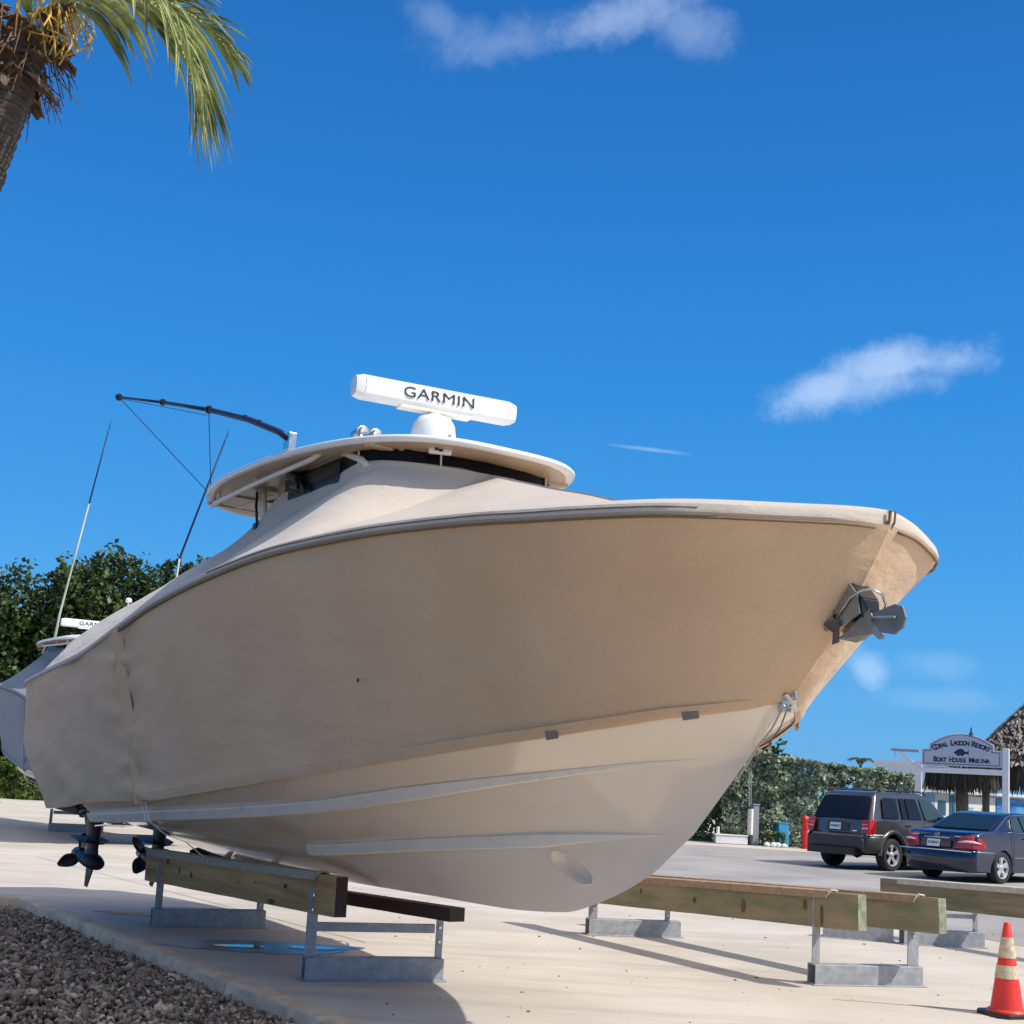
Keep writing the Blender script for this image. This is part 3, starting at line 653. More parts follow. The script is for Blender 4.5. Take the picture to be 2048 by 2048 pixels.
# aluminium pipework: side rails, uprights, legs
def pipe(pts, r, nm="hardtop_frame"): m = MB(); m.tube(pts, r, 8); return m.build(nm, M_PIPE, boat, smooth=True)
for s_ in (-1, 1):
    pipe([(-1.95, s_ * .80, 3.95), (-1.98, s_ * .88, 3.90), (-1.6, s_ * .98, 3.87), (-.8, s_ * 1.02, 3.88), (.0, s_ * 1.02, 3.90), (.30, s_ * 1.0, 3.92), (.42, s_ * .96, 3.98)], .022, "grab_rail")
    for x in (-1.55, -.75): pipe([(x, s_ * 1.0, 3.87), (x - .03, s_ * .98, 3.99)], .018, "rail_bracket")
    pipe([(-.98, s_ * .80, 3.60), (-1.10, s_ * .78, 3.98)], .028, "roof_leg"); pipe([(-1.12, s_ * .74, 3.58), (-1.28, s_ * .72, 3.98)], .022, "roof_leg")
    pipe([(.42, s_ * .86, 3.99), (.78, s_ * .83, 3.86), (.86, s_ * .82, 3.80)], .026, "roof_leg"); pipe([(-.3, s_ * .78, 3.7), (-.25, s_ * .78, 3.98)], .022, "roof_leg")
pipe([(1.30, -.55, 3.985), (1.36, -.1, 3.975), (1.30, .55, 3.985)], .018, "grab_rail")
# overhead locker, switches, straps
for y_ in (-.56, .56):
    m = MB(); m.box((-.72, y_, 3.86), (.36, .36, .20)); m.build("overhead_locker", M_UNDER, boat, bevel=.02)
m = MB(); m.add([(-.74, -.742, 3.88), (-.71, -.742, 3.85), (-.68, -.742, 3.88), (-.71, -.742, 3.825)], [(0, 1, 2), (1, 0, 3), (1, 2, 3)]); m.build("locker_mark", M_BLACK, boat)
m = MB()
for dx, dz in ((0, 0), (.05, -.03), (-.06, .02), (.02, -.07), (.09, -.09)): m.box((-.30 + dx, -.86, 3.90 + dz), (.07, .08, .055)); 
m.tube([(-.2, -.86, 3.86), (-.12, -.88, 3.80), (-.10, -.86, 3.74)], .018, 6); m.build("rod_holder_cluster", M_BLACK, boat, bevel=.01)
m = MB(); m.tube([(-1.30, -.75, 3.97), (-1.18, -.80, 3.80), (-1.08, -.82, 3.62), (-1.03, -.83, 3.56)], .012, 6); m.tube([(-1.9, -.3, 3.96), (-1.6, -.45, 3.90), (-1.42, -.5, 3.93), (-1.55, -.6, 3.95)], .010, 6); m.box((-1.06, -.83, 3.60), (.06, .05, .05)); m.box((-1.86, -.26, 3.955), (.08, .06, .04)); m.build("tie_down_strap", M_BLACK, boat)
# windshield band between cover collar and roof
WS = [(-.62, -.80), (-.2, -.82), (.35, -.84), (.72, -.83), (.92, -.76), (1.05, -.62), (1.14, -.38), (1.18, 0), (1.14, .38), (1.05, .62), (.92, .76), (.72, .83), (.35, .84), (-.2, .82), (-.62, .80)]
m = MB(); m.grid([[Vector((x + .03 * (1 - z_), y, lerp(3.60, 3.945, z_))) for x, y in WS] for z_ in (0, .5, 1)]); m.build("windshield", M_GLASSB, boat, smooth=True)
for x, y in (WS[3], WS[6], WS[9]): m = MB(); m.tube([(x + .025, y * 1.006, 3.70), (x + .008, y * 1.008, 3.97)], .008, 6); m.build("windshield_post", M_PIPE, boat)
m = MB()
for k in range(len(WS) - 1): m.tube([(WS[k][0] + .006, WS[k][1] * 1.006, 3.938), (WS[k + 1][0] + .006, WS[k + 1][1] * 1.006, 3.938)], .012, 6)
m.build("windshield_frame", M_BLACK, boat)
m = MB(); m.prism([(-.50, -.80), (.46, -.83), (.46, -.835), (-.50, -.81)], 3.74, 3.90, lambda p, a: Vector((p[0], p[1] - .012, a))); m.build("side_pane", mat("smoked_glass", (.02, .022, .025), .2, var=0, spec=.2), boat)
# spreader light in the roof's brow, spotlights, horn, flag
m = MB(); m.box((1.23, -.44, 3.925), (.05, .17, .06), Matrix.Rotation(-.35, 3, 'Z')); lt = m.build("spreader_light", M_WHITE, boat, bevel=.012)
for k in (-1, 0, 1): m = MB(); m.box((1.258 + .012 * (-k), -.45 + .042 * k, 3.925), (.012, .028, .03), Matrix.Rotation(-.35, 3, 'Z')); m.build("light_lens", M_BLACK, lt)
for y in (-.31, -.19):
    m = MB(); R = Matrix.Rotation(-1.35, 3, 'Y') @ Matrix.Identity(3); m.lathe([(0, -.09), (.05, -.08), (.062, .0), (.066, .06), (.058, .06), (.05, .03), (0, .02)], 16, (-.30, y, 4.355), Matrix(((0, 0, 1), (0, 1, 0), (-1, 0, 0)))); m.tube([(-.30, y, 4.12), (-.30, y, 4.32)], .02, 8)
    m.build("spotlight", M_STEEL, boat, smooth=True)
m = MB(); m.add([(-.62, -.42, 4.34), (-.60, -.34, 4.25), (-.50, -.36, 4.26), (-.58, -.40, 4.33)], [(0, 1, 2), (0, 2, 3)]); m.tube([(-.60, -.42, 4.10), (-.61, -.42, 4.35)], .006, 6); m.build("flag", mat("red_flag", (.45, .02, .06), .7, var=.1), boat)
# open array radar
RC = Vector((.55, -.11, 4.505)); RY = Vector((.20, 1.35, 0)).normalized()
ped = MB(); ped.lathe([(0, .0), (.175, 0), (.18, .04), (.178, .12), (.165, .20), (.13, .255), (.07, .275), (.05, .30), (0, .30)], 28, (RC.x, RC.y, 4.105)); pedo = ped.build("radar_pedestal", M_WHITE, boat, smooth=True, auto=50)
ar = MB(); P = []
for i in range(25):
    f = (i / 24 - .5) * 2; e = 1 if abs(f) < .93 else .93; c = RC + RY * (.675 * f); row = []
    for (dx, dz) in ((-.075, -.06), (-.085, .0), (-.072, .07), (-.045, .092), (.045, .092), (.078, .07), (.088, .0), (.075, -.06), (.05, -.085), (-.05, -.085)):
        k = e if abs(f) < .985 else .82
        row.append(c + Vector((RY.y, -RY.x, 0)) * dx * k + Vector((0, 0, dz * k)))
    P.append(row)
ar.grid(P, closed=True); ar.add(P[0], [tuple(range(10))]); ar.add(P[-1], [tuple(range(10))])
aro = ar.build("radar_array", M_WHITE, boat, smooth=True, auto=30)
m = MB()
fx = Vector((RY.y, -RY.x, 0))
for f in (-.60, .60):
    c = RC + RY * f
    for d_ in (-1, 1): m.beam(c + fx * d_ * .0885 + Vector((0, 0, -.055)), c + fx * d_ * .0885 + Vector((0, 0, .065)), .004, .004, RY)
m.beam(RC + RY * -.30 + Vector((0, 0, -.088)), RC + RY * .30 + Vector((0, 0, -.088)), .11, .035); m.build("array_trim", M_RAIL, aro, bevel=.006)
fwd = Vector((RY.y, -RY.x, 0))
def lettering(parent):
    for sgn in (1, -1):
        ry = RY * sgn; fd = fwd * sgn
        o = text_mesh("radar_lettering", "GARMIN", .118, M_INK, parent, frame(RC + fd * .0890 + Vector((0, 0, .004)), ry, Vector((0, 0, 1))), extrude=.0012, sx=1.30, spacing=1.06)
lettering(aro)
m = MB(); q = Vector((RC.x, RC.y, 0)); d1 = (fwd * .92 + RY * .39).normalized(); d2 = Vector((-d1.y, d1.x, 0))
m.add([q + d1 * .1795 + d2 * -.022 + Vector((0, 0, 4.195)), q + d1 * .1795 + d2 * .022 + Vector((0, 0, 4.195)), q + d1 * .1735 + Vector((0, 0, 4.24))], [(0, 1, 2)]); m.build("pedestal_badge", mat("blue_badge", (.03, .09, .45), .4, var=0), pedo)
# outrigger folded back along the roof
og = [(.06, -1.10, 4.10), (-.12, -1.10, 4.185), (-.75, -1.10, 4.41), (-1.70, -1.10, 4.69), (-2.95, -1.10, 5.02), (-4.36, -1.10, 5.37)]
pole = MB(); pole.tube(og[:4], [.027, .027, .026, .024], 10); pole.tube(og[3:5], [.019, .018], 10); pole.tube(og[4:6], [.014, .013], 10); poleo = pole.build("outrigger_pole", M_NAVY, boat, smooth=True)
for p, r in ((og[5], .045), (og[4], .040), (og[3], .044), ((-.55, -1.10, 4.345), .034), ((-.85, -1.1, 4.445), .033)):
    p = Vector(p); d = (Vector(og[5]) - Vector(og[2])).normalized(); R = d.to_track_quat('Z', 'Y').to_matrix(); m = MB(); m.lathe([(0, -.012), (r * .85, -.010), (r * .85, .010), (0, .012)], 12, p, R); m.build("pole_collar", M_BLACK, poleo)
m = MB(); m.box((.04, -1.08, 4.08), (.10, .07, .14)); m.tube([(.04, -1.08, 3.98), (.04, -1.08, 4.12)], .035, 10); m.tube([(.10, -1.10, 4.12), (-.16, -1.10, 4.20)], .012, 6); m.build("outrigger_base", M_STEEL, boat, bevel=.01)
for pts_, r_ in (([og[5], (-2.12, -.86, 4.03)], .0045), ([og[3], (-1.80, -.98, 4.02)], .004), ([(-4.3, -1.1, 5.34), (-3.0, -1.1, 4.99), (-1.75, -1.1, 4.65)], .003)):
    m = MB(); m.tube(pts_, r_, 5); m.build("outrigger_line", M_NAVY, boat)
# pole lines run to the roof corner, bow roller, bow eye
m = MB()
M_CHUTE = mat("brushed_steel", (.40, .36, .32), .45, metal=.6, var=.15)
m.prism([(4.50, 2.52), (4.46, 2.60), (4.57, 2.76), (4.66, 2.78), (4.80, 2.62), (4.82, 2.52), (4.70, 2.46), (4.60, 2.44)], -.075, -.066, lambda p, a: Vector((p[0], a, p[1])))
m.prism([(4.50, 2.52), (4.46, 2.60), (4.57, 2.76), (4.66, 2.78), (4.80, 2.62), (4.82, 2.52), (4.70, 2.46), (4.60, 2.44)], .066, .075, lambda p, a: Vector((p[0], a, p[1])))
rol = m.build("anchor_roller_chute", M_CHUTE, boat)
m = MB(); m.beam((4.655, 0, 2.785), (4.815, 0, 2.60), .134, .014, (1, 0, 1)); m.beam((4.815, 0, 2.60), (4.825, 0, 2.50), .134, .014, (1, 0, 0)); m.box((4.60, 0, 2.72), (.14, .132, .12), Matrix.Rotation(.8, 3, 'Y')); m.beam((4.63, 0, 2.72), (4.78, 0, 2.50), .128, .07, (1, 0, 1)); m.build("chute_liner", M_BLACK, rol, bevel=.006)
for k, (x, z) in enumerate(((4.64, 2.55), (4.58, 2.53), (4.66, 2.515))): m = MB(); m.lathe([(0, .006), (.012, .006), (.014, 0)], 8, (x, -.0755, z), Matrix(((1, 0, 0), (0, 0, -1), (0, 1, 0)))); m.build("bolt", M_BLACK, rol)
m = MB(); m.tube([(4.67, -.08, 2.50), (4.76, -.085, 2.60), (4.82, -.07, 2.635), (4.86, -.04, 2.645), (4.89, .01, 2.62), (4.88, .05, 2.57), (4.84, .06, 2.51)], .0075, 6); m.build("roller_bail", M_STEEL, rol, smooth=True)
eye = MB()
eye.tube([(4.24, .0, 2.10)] + [(4.275 + .055 * sin(pi * k / 8), -.0, 2.115 - .05 + .05 * (1 - cos(pi * k / 8))) for k in range(9)], .010, 8); eye.box((4.255, 0, 2.10), (.03, .07, .13)); eye.tube([(4.30, -.05, 2.13), (4.32, 0, 2.08), (4.29, .05, 2.05)], .014, 6); eye.box((4.25, -.03, 2.12), (.05, .05, .04)); eye.build("bow_eye", M_STEEL, boat, bevel=.004)

# the plough anchor stowed on the roller
anc = thing("anchor", "galvanised plough anchor hanging from the bow roller of the covered boat", "anchor", BO, BZ)
a = MB()
a.add([(4.70, -.085, 2.40), (4.86, -.05, 2.545), (4.84, .0, 2.43), (4.86, .07, 2.535), (4.71, .08, 2.41), (4.73, .0, 2.39)], [(0, 1, 2), (0, 2, 5), (5, 2, 4), (2, 3, 4)])
a.build("fluke", mat("dull_zinc", (.20, .20, .20), .5, metal=.2, var=.25), anc, solid=.012)
a = MB(); a.prism([(-.02, 2.48), (.03, 2.435), (.20, 2.415), (.275, 2.45), (.295, 2.50), (.27, 2.555), (.20, 2.57), (.02, 2.53)], -.008, .008, lambda p, t: Vector((4.83 + p[0] * .62, .0 + p[0] * .15 + t, p[1]))); a.build("blade", mat("dull_zinc", (.20, .20, .20)), anc, bevel=.006)
a = MB(); a.beam((4.83, -.012, 2.505), (4.97, .010, 2.50), .022, .012); a.beam((4.80, -.02, 2.50), (4.84, .0, 2.515), .04, .03); a.build("blade_rib", M_GALV, anc, bevel=.004)
a = MB(); a.tube([(4.60, -.0, 2.68), (4.74, 0, 2.55), (4.83, .01, 2.47), (4.86, .01, 2.43), (4.88, .01, 2.405), (4.90, .015, 2.405)], [.02, .022, .026, .022, .016, .010], 8); a.build("shank", M_GALV, anc, smooth=True)
a = MB(); a.add([(4.58, -.085, 2.485), (4.70, -.09, 2.50), (4.70, -.088, 2.38), (4.655, -.085, 2.37), (4.66, -.086, 2.43)], [(0, 1, 4), (1, 2, 3, 4)]); a.build("rear_fin", mat("weathered_steel", (.16, .13, .11), .6, metal=.3, var=.25), anc, solid=.008)

# ------------------------------------------------------------------ canvas cover
cover = thing("boat_cover", "fitted tan canvas cover tied over the large boat on the rack", "boat cover", BO, BZ)
SEAM = -1.72
tseam = (SEAM - TR) / (4.27 - TR)
def seam_s(z): return SEAM + .36 * (1 - min(1, max(0, (z - 1.28) / 1.40)))
def fold(s, z, y=0):
    """small real folds of the cloth, metres outward"""
    d = abs(s - seam_s(z)); f = .014 * nse(s * .9, z * 2.2, 1.0) + .007 * nse(s * 2.6 + z * 1.8, z * 3.1 - s, 4.0)
    f += .085 * exp(-(d / .15) ** 2) * abs(nse(s * 2.0, z * 8.0, 7)) + .060 * exp(-(d / .45) ** 2) * nse(s * 1.1, z * 6.0, 2)
    f += .026 * max(0, min(1, (1.0 - s) / 2.4)) * nse(s * .5 - z * .8, z * 3.0 + s * 1.1, 9) + .009 * max(0, min(1, (.5 - s) / 2)) * nse(s * .9 + z * .5, z * 7.5 - s * 1.6, 3)
    if s > 3.1: f += .006 * nse(s * 5 - z * 6, (s + z) * 1.6, 3) * max(0, 1 - abs(z - 2.2) / .35)
    return f
for side in (-1, 1):
    m = MB(); P = []
    for i in range(241):
        t = lerp(.05, 1, i / 240); row = []
        for j in range(37):
            q = 3 + j / 36
            e1 = TR + (4.27 - TR) * t; p = hull_pt(t, q, side)
            # columns start on the stern seam
            s0 = SEAM + (1 - 0) * 0; 
            k = i / 240; e, b, z = LINES[3]; sA = SEAM + .36 + (4.27 - SEAM - .36) * (1 - (1 - k) ** 1.5); e2, b2, z2 = LINES[4]; sB = SEAM + (4.93 - SEAM) * (1 - (1 - k) ** 1.5)
            f = j / 36; s = lerp(sA, sB, f); bb = lerp(b(sA), b2(sB), f) - .045 * 4 * f * (1 - f) * min(1, lerp(b(sA), b2(sB), f) / .3) * min(1, k * 2); zz = lerp(z(sA), z2(sB), f)
            if k > .8: s += .05 * 4 * f * (1 - f) * (k - .8) / .2
            edge = min(1, bb / .10)
            wS = min(1, abs(s - seam_s(zz)) / .4); o_ = .016 * edge + fold(s, zz) * edge * lerp(1, (0.35 + .65 * sin(pi * min(1, f * 1.02))), wS)
            nrm = Vector(((0.12 + .35 * max(0, (s - 2.5) / 2.4)) * wS, side, -.25 * wS)).normalized()
            row.append(Vector((s + .012 * (1 - edge), side * bb, zz)) + nrm * o_)
        P.append(row)
    m.grid(P); m.build("side_panel", M_TAN, cover, smooth=True)
    # hem pocket along the lower edge
    m = MB(); P = []
    for i in range(121):
        k = i / 120; sA = SEAM + .36 + (4.27 - SEAM - .36) * (1 - (1 - k) ** 1.5); e, b, z = LINES[3]; sB = SEAM + (4.93 - SEAM) * (1 - (1 - k) ** 1.5); row = []
        for f, o_ in ((-.012, .006), (-.010, .026), (.012, .030), (.042, .030), (.046, .016)):
            s = lerp(sA, sB, f); bb = lerp(b(sA), bs(sB), f); zz = lerp(z(sA), zs(sB), f); row.append(Vector((s + .1 * o_, side * (bb + o_ * min(1, bb / .08)), zz + .004 * nse(s * 3, 1))))
        P.append(row)
    m.grid(P); m.build("hem", M_TAN, cover, smooth=True, auto=40)
# stern section wrapping the motors
sa = smoothf([(1.0, -4.40), (1.1, -4.47), (1.5, -5.05), (1.73, -5.30), (2.3, -5.24)])
path = [(SEAM, -1.0)] + [(SEAM - .12 * k, -1.0) for k in range(1, 27)]
def stern_pt(u, f):
    """u 0..1 from the starboard seam round the stern to the port seam; f 0 lower edge .. 1 sheer"""
    half = u if u <= .5 else 1 - u; side = -1 if u <= .5 else 1; w = half / .5
    Ls = 3.15; Lc = .45; La = 1.3; tot = Ls + Lc + La; d = w * tot
    if d < Ls: sp, k, fr = SEAM - d + .36 * (1 - f) * max(0, 1 - d / 2.5), 1.0, 0
    elif d < Ls + Lc: a = (d - Ls) / Lc * pi / 2; sp = SEAM - Ls - .36 * sin(a); k = None; fr = (1 - cos(a)) * .36
    else: sp = SEAM - Ls - .36; fr = .36 + (d - Ls - Lc) / La * 1.24; k = None
    zt = zs(sp); zb = zc(sp); 
    z = lerp(zb, zt, f)
    b = lerp(bc(sp), bs(sp), f ** lerp(1, .8, min(1, abs(sp - SEAM) / .6)))
    y = max(0, b - fr) if fr else b
    if w > .999: y = 0
    s = SEAM + (sp - SEAM) * (sa(z) - SEAM) / (-5.23 - SEAM)
    return s, side * y, z
m = MB(); P = []
for i in range(321):
    row = []
    for j in range(41):
        s, y, z = stern_pt(i / 320, j / 40); n = Vector((-.3 if s < -4.6 else 0, 1 if y > 0 else -1, 0)); 
        wS = min(1, abs(s - seam_s(z)) / .4); o_ = .016 + fold(s, z) * (1 - .75 * max(0, min(1, (-4.3 - s) / .6))) 
        row.append(Vector((s, y, z)) + n * o_)
    P.append(row)
m.grid(P); m.build("stern_panel", M_TAN, cover, smooth=True)
m = MB(); P = []                                   # gathered seam between the stern section and the side panels
for side in (-1, 1):
    P = []
    for j in range(60):
        f = j / 59; z = lerp(zc(SEAM + .36) - .03, zs(SEAM), f); b = lerp(bc(SEAM + .36), bs(SEAM), f); w = .036 + .014 * nse(z * 9, 3); w2 = .05 + .035 * abs(nse(z * 8, 8))
        dx = .03 * nse(z * 2.5, 5) + seam_s(z) - SEAM; P.append([Vector((SEAM + dx - .012, side * (b + .0), z)), Vector((SEAM + dx - .008, side * (b + .034 + w), z)), Vector((SEAM + dx + .010, side * (b + .034 + w * .9), z)), Vector((SEAM + dx + w2, side * (b + .0), z))])
    m = MB(); m.grid(P); m.build("gathered_seam", M_TAN, cover, smooth=True)
for side in (-1, 1):
    m = MB(); 
    for dx, dz in ((0, 0), (.10, .02)):
        pts = [(p_[0] + .33, *p_[1:]) for p_ in [(SEAM + .02 + dx, side * 1.50, 1.27), (SEAM + .09 + dx, side * 1.475, 1.12), (SEAM + .14 + dx * 1.2, side * (1.36 - .12 * (dx == 0)), 1.02), (SEAM + .22 + dx * 1.4, side * (1.22 - .2 * (dx == 0)), .97 if dx else 1.0), (SEAM + .30 + dx, side * 1.08, .86)]]
        pts = pts if dx else pts[:4]
        P = [[Vector(p) + Vector((-.017, 0, 0)), Vector(p) + Vector((.017, side * .004, 0))] for p in pts]; m.grid(P)
    m.build("tie_strap", M_ROPE, cover, solid=.005)
# top: sheer roll -> slope -> crease -> upright collar -> centre
yA = smoothf([(-5.3, 1.45), (-4.6, 1.42), (-2.9, 1.28), (-2.4, 1.15), (-1.5, .95), (-.9, .87), (-.4, .85), (.75, .85), (.95, .78), (1.08, .62), (1.17, .40), (1.22, .18), (1.26, .01), (4.95, .005)])
zA = smoothf([(-5.3, 2.42), (-4.6, 2.55), (-2.9, 2.84), (-2.4, 3.03), (-1.5, 3.36), (-1.0, 3.47), (-.5, 3.58), (.1, 3.66), (.8, 3.75), (.95, 3.785), (1.2, 3.80), (1.6, 3.71), (2.0, 3.60), (2.4, 3.50), (2.88, 3.37), (3.3, 3.30), (3.58, 3.265), (3.95, 3.205), (4.33, 3.14), (4.78, 3.06), (4.93, 3.03)])
yS = smoothf([(-5.3, 1.2), (-4.6, .95), (-3.5, .82), (-1.0, .80), (-.4, .80), (.5, .83), (.75, .83), (.95, .76), (1.08, .60), (1.17, .38), (1.22, .16), (1.26, .008), (4.95, .004)])
zS = smoothf([(-5.3, 2.72), (-4.6, 3.05), (-2.86, 3.36), (-1.7, 3.51), (-1.04, 3.68), (-.8, 3.79), (-.42, 3.85), (.2, 3.86), (.8, 3.845), (1.0, 3.84), (1.22, 3.82), (1.3, 3.795), (1.6, 3.71), (2.0, 3.60), (2.4, 3.50), (2.88, 3.37), (3.3, 3.30), (3.58, 3.265), (3.95, 3.205), (4.33, 3.14), (4.78, 3.06), (4.93, 3.03)])
st = [-5.285, -5.27, -5.24, -5.20] + [-5.15 + .05 * k for k in range(200)]; st = [s for s in st if s < 4.5] + [4.5 + (4.93 - 4.5) * (1 - (1 - k / 26) ** 2) for k in range(27)]
m = MB(); P = []
for s in st:
    sc = max(s, -5.2); b = bs(s); 
    if s < -4.87: b = min(b, 1.6 - .36 + sqrt(max(0, .36 ** 2 - (-4.87 - s) ** 2)) if s > -5.23 else 1.24)
    z = zs(s); row = []
    A = (min(yA(sc), b * .9), zA(sc)); S = (min(yS(sc), b * .88), zS(sc))
    drop = 1.0 if s >= -5.15 else max(0, (s + 5.285) / .135)
    fr = min(1, b / .25)
    half = [(b + .010 * fr, z - .012), (b + .034 * fr, z + .002), (b + .035 * fr, z + .014), (b + .020 * fr, z + .046), (max(0, b - .012), z + .066), (max(0, b - .06), z + .080)]
    y0, z0 = half[-1]
    for k in range(1, 15):
        f = k / 14; sag = .035 * sin(pi * f) * min(1, (A[1] - z0) / .4) if A[1] > z0 else 0
        yy = lerp(y0, A[0], f); zz = lerp(z0, A[1], f) - sag + (.012 * nse(s * 1.3, yy * 2, 11) + .006 * nse(s * 3.5, yy * 5, 12)) * sin(pi * f)
        if -2.6 < s < .6: zz += .014 * nse(s * 5.5 + yy * 4, yy * 1.5 - s, 15) * exp(-((f - .82) / .16) ** 2)
        half.append((yy, zz))
    for k in range(1, 6): f = k / 5; half.append((lerp(A[0], S[0], f), lerp(A[1], S[1], f) + .012 * sin(pi * f) + (.008 * nse(s * 2, f * 3, 6) if s < -1 else 0)))
    half.append((S[0] * .55, S[1] + (.03 if s < 1.2 else .0) * 1)); half.append((0, S[1] + (.035 if s < 1.2 else 0)))
    half = [(y_, z + .0 + (z_ - z) * drop) for y_, z_ in half]
    P.append([Vector((s, -y_, z_)) for y_, z_ in half] + [Vector((s, y_, z_)) for y_, z_ in half[-2::-1]])
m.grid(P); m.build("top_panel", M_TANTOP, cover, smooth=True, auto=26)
# draw cord under the sheer roll and the stem lacing
m = MB()
for side in (-1, 1):
    m = MB(); m.tube([(s, side * (bs(s) + .022), zs(s) - .022) for s in [-1.7 + .12 * k for k in range(52)] + [4.6, 4.7, 4.8, 4.85, 4.88, 4.905, 4.92]], .008, 6); m.build("draw_cord", M_CORD, cover, smooth=True)
    m = MB(); m.tube([(s, side * (bs(s) + .034), zs(s) + .026 + .004 * nse(s * 2, 1)) for s in [.2 + .12 * k for k in range(37)]], .004, 5); m.build("draw_cord", M_CORD, cover, smooth=True)
m = MB()
m.tube([(4.95, -.012, 3.035), (4.945, -.012, 2.985), (4.84, -.022, 2.88), (4.74, -.03, 2.79), (4.70, -.03, 2.75)], .009, 6)
m.build("bow_tie", M_CORD, cover); m = MB(); m.tube([(4.955, .02, 3.035), (4.95, .02, 2.98), (4.86, .02, 2.87), (4.77, .03, 2.76), (4.73, .04, 2.68)], .006, 6); m.build("bow_tie", M_CORD, cover)
m = MB(); m.tube([(4.27, -.03, 2.06), (4.20, -.035, 1.95), (4.10, -.03, 1.86), (4.02, -.03, 1.76), (3.93, -.03, 1.66)], .006, 6)
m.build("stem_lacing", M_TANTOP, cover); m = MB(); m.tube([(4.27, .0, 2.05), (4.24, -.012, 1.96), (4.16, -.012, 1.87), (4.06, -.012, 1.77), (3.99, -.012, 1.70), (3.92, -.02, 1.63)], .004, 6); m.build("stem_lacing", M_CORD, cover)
# acrylic hem clips with webbing tabs
M_CLIP = mat("grey_brown_clip", (.27, .20, .14), .4, var=.1)
for s in (3.96, 3.25):
    for side in (-1, 1):
        b = bc(s) + .03; z = zc(s) - .005; m = MB(); m.beam((s - .035, side * bc(s - .035) + side * .040, z + .015), (s + .035, side * bc(s + .035) + side * .036, z + .03), .012, .10); m.build("hem_clip", M_CLIP, cover, bevel=.006)
m = MB(); m.lathe([(0, .004), (.014, .003), (.016, 0)], 10, (1.98, -1.335 - .03, 2.16), Matrix(((1, 0, 0), (0, 0, -1), (0, 1, 0)))); m.build("cover_patch", mat("dark_spot", (.06, .05, .045), .7, var=0), cover)

# ------------------------------------------------------------------ the second boat, facing the other way behind
boat2 = copy_tree(boat); boat2['label'] = "second covered boat partly hidden behind the big tan covered boat, white hardtop and radar showing"
boat2.location = (-9.05, 28.8, 0); boat2.rotation_euler = (0, 0, BZ + pi)
cover2 = copy_tree(cover); cover2.location = boat2.location; cover2.rotation_euler = boat2.rotation_euler
cover2['label'] = "blue grey canvas cover over the second boat at far left"
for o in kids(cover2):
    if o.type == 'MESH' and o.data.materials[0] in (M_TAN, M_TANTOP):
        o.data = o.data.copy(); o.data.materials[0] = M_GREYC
for o in kids(boat2):
    if o.name.startswith(("outrigger_pole", "outrigger_line")):
        for k in kids(o): bpy.data.objects.remove(k)
        bpy.data.objects.remove(o)
Mi = (Matrix.Translation(boat2.location) @ Matrix.Rotation(BZ + pi, 4, 'Z')).inverted()
L = lambda *p: tuple(Mi @ Vector(p))
m = MB(); m.tube([L(-9.84, 28.6, 4.0), L(-9.78, 28.6, 4.62), L(-9.64, 28.6, 5.5), L(-9.38, 28.6, 7.1)], [.03, .026, .022, .018], 8); m.build("outrigger_pole", mat("pale_green_pole", (.40, .42, .33), .4, var=.1), boat2, smooth=True)
m = MB(); m.tube([L(-9.38, 28.6, 7.1), L(-9.12, 28.6, 8.75)], [.018, .014], 8); m.tube([L(-9.11, 28.6, 8.78), L(-9.08, 28.6, 8.98)], [.010, .008], 6); m.build("outrigger_pole", M_NAVY, boat2, smooth=True)
m = MB(); m.tube([L(-8.15, 29.7, 4.0), L(-7.62, 29.6, 5.0), L(-7.55, 29.6, 6.15)], .022, 8); m.build("outrigger_pole", mat("pale_green_pole", (.40, .42, .33)), boat2, smooth=True)
m = MB(); m.tube([L(-7.55, 29.6, 6.15), L(-6.75, 29.6, 8.95)], [.026, .020], 8); m.tube([L(-6.74, 29.6, 8.97), L(-6.68, 29.6, 9.2)], [.012, .008], 6); m.build("outrigger_pole", M_NAVY, boat2, smooth=True)
m = MB(); m.tube([L(-8.45, 29.0, 4.05), L(-8.43, 29.0, 5.0)], .02, 8); m.lathe([(0, .1), (.05, .09), (.07, .05), (.07, 0), (0, -.02)], 12, L(-8.43, 29.0, 5.02)); m.build("gps_antenna", M_WHITE, boat2, smooth=True)
rE = copy_tree(rA); rE.location = boat2.location; rE.rotation_euler = boat2.rotation_euler; rE['label'] = "galvanised rack under the second boat at far left, mostly hidden"
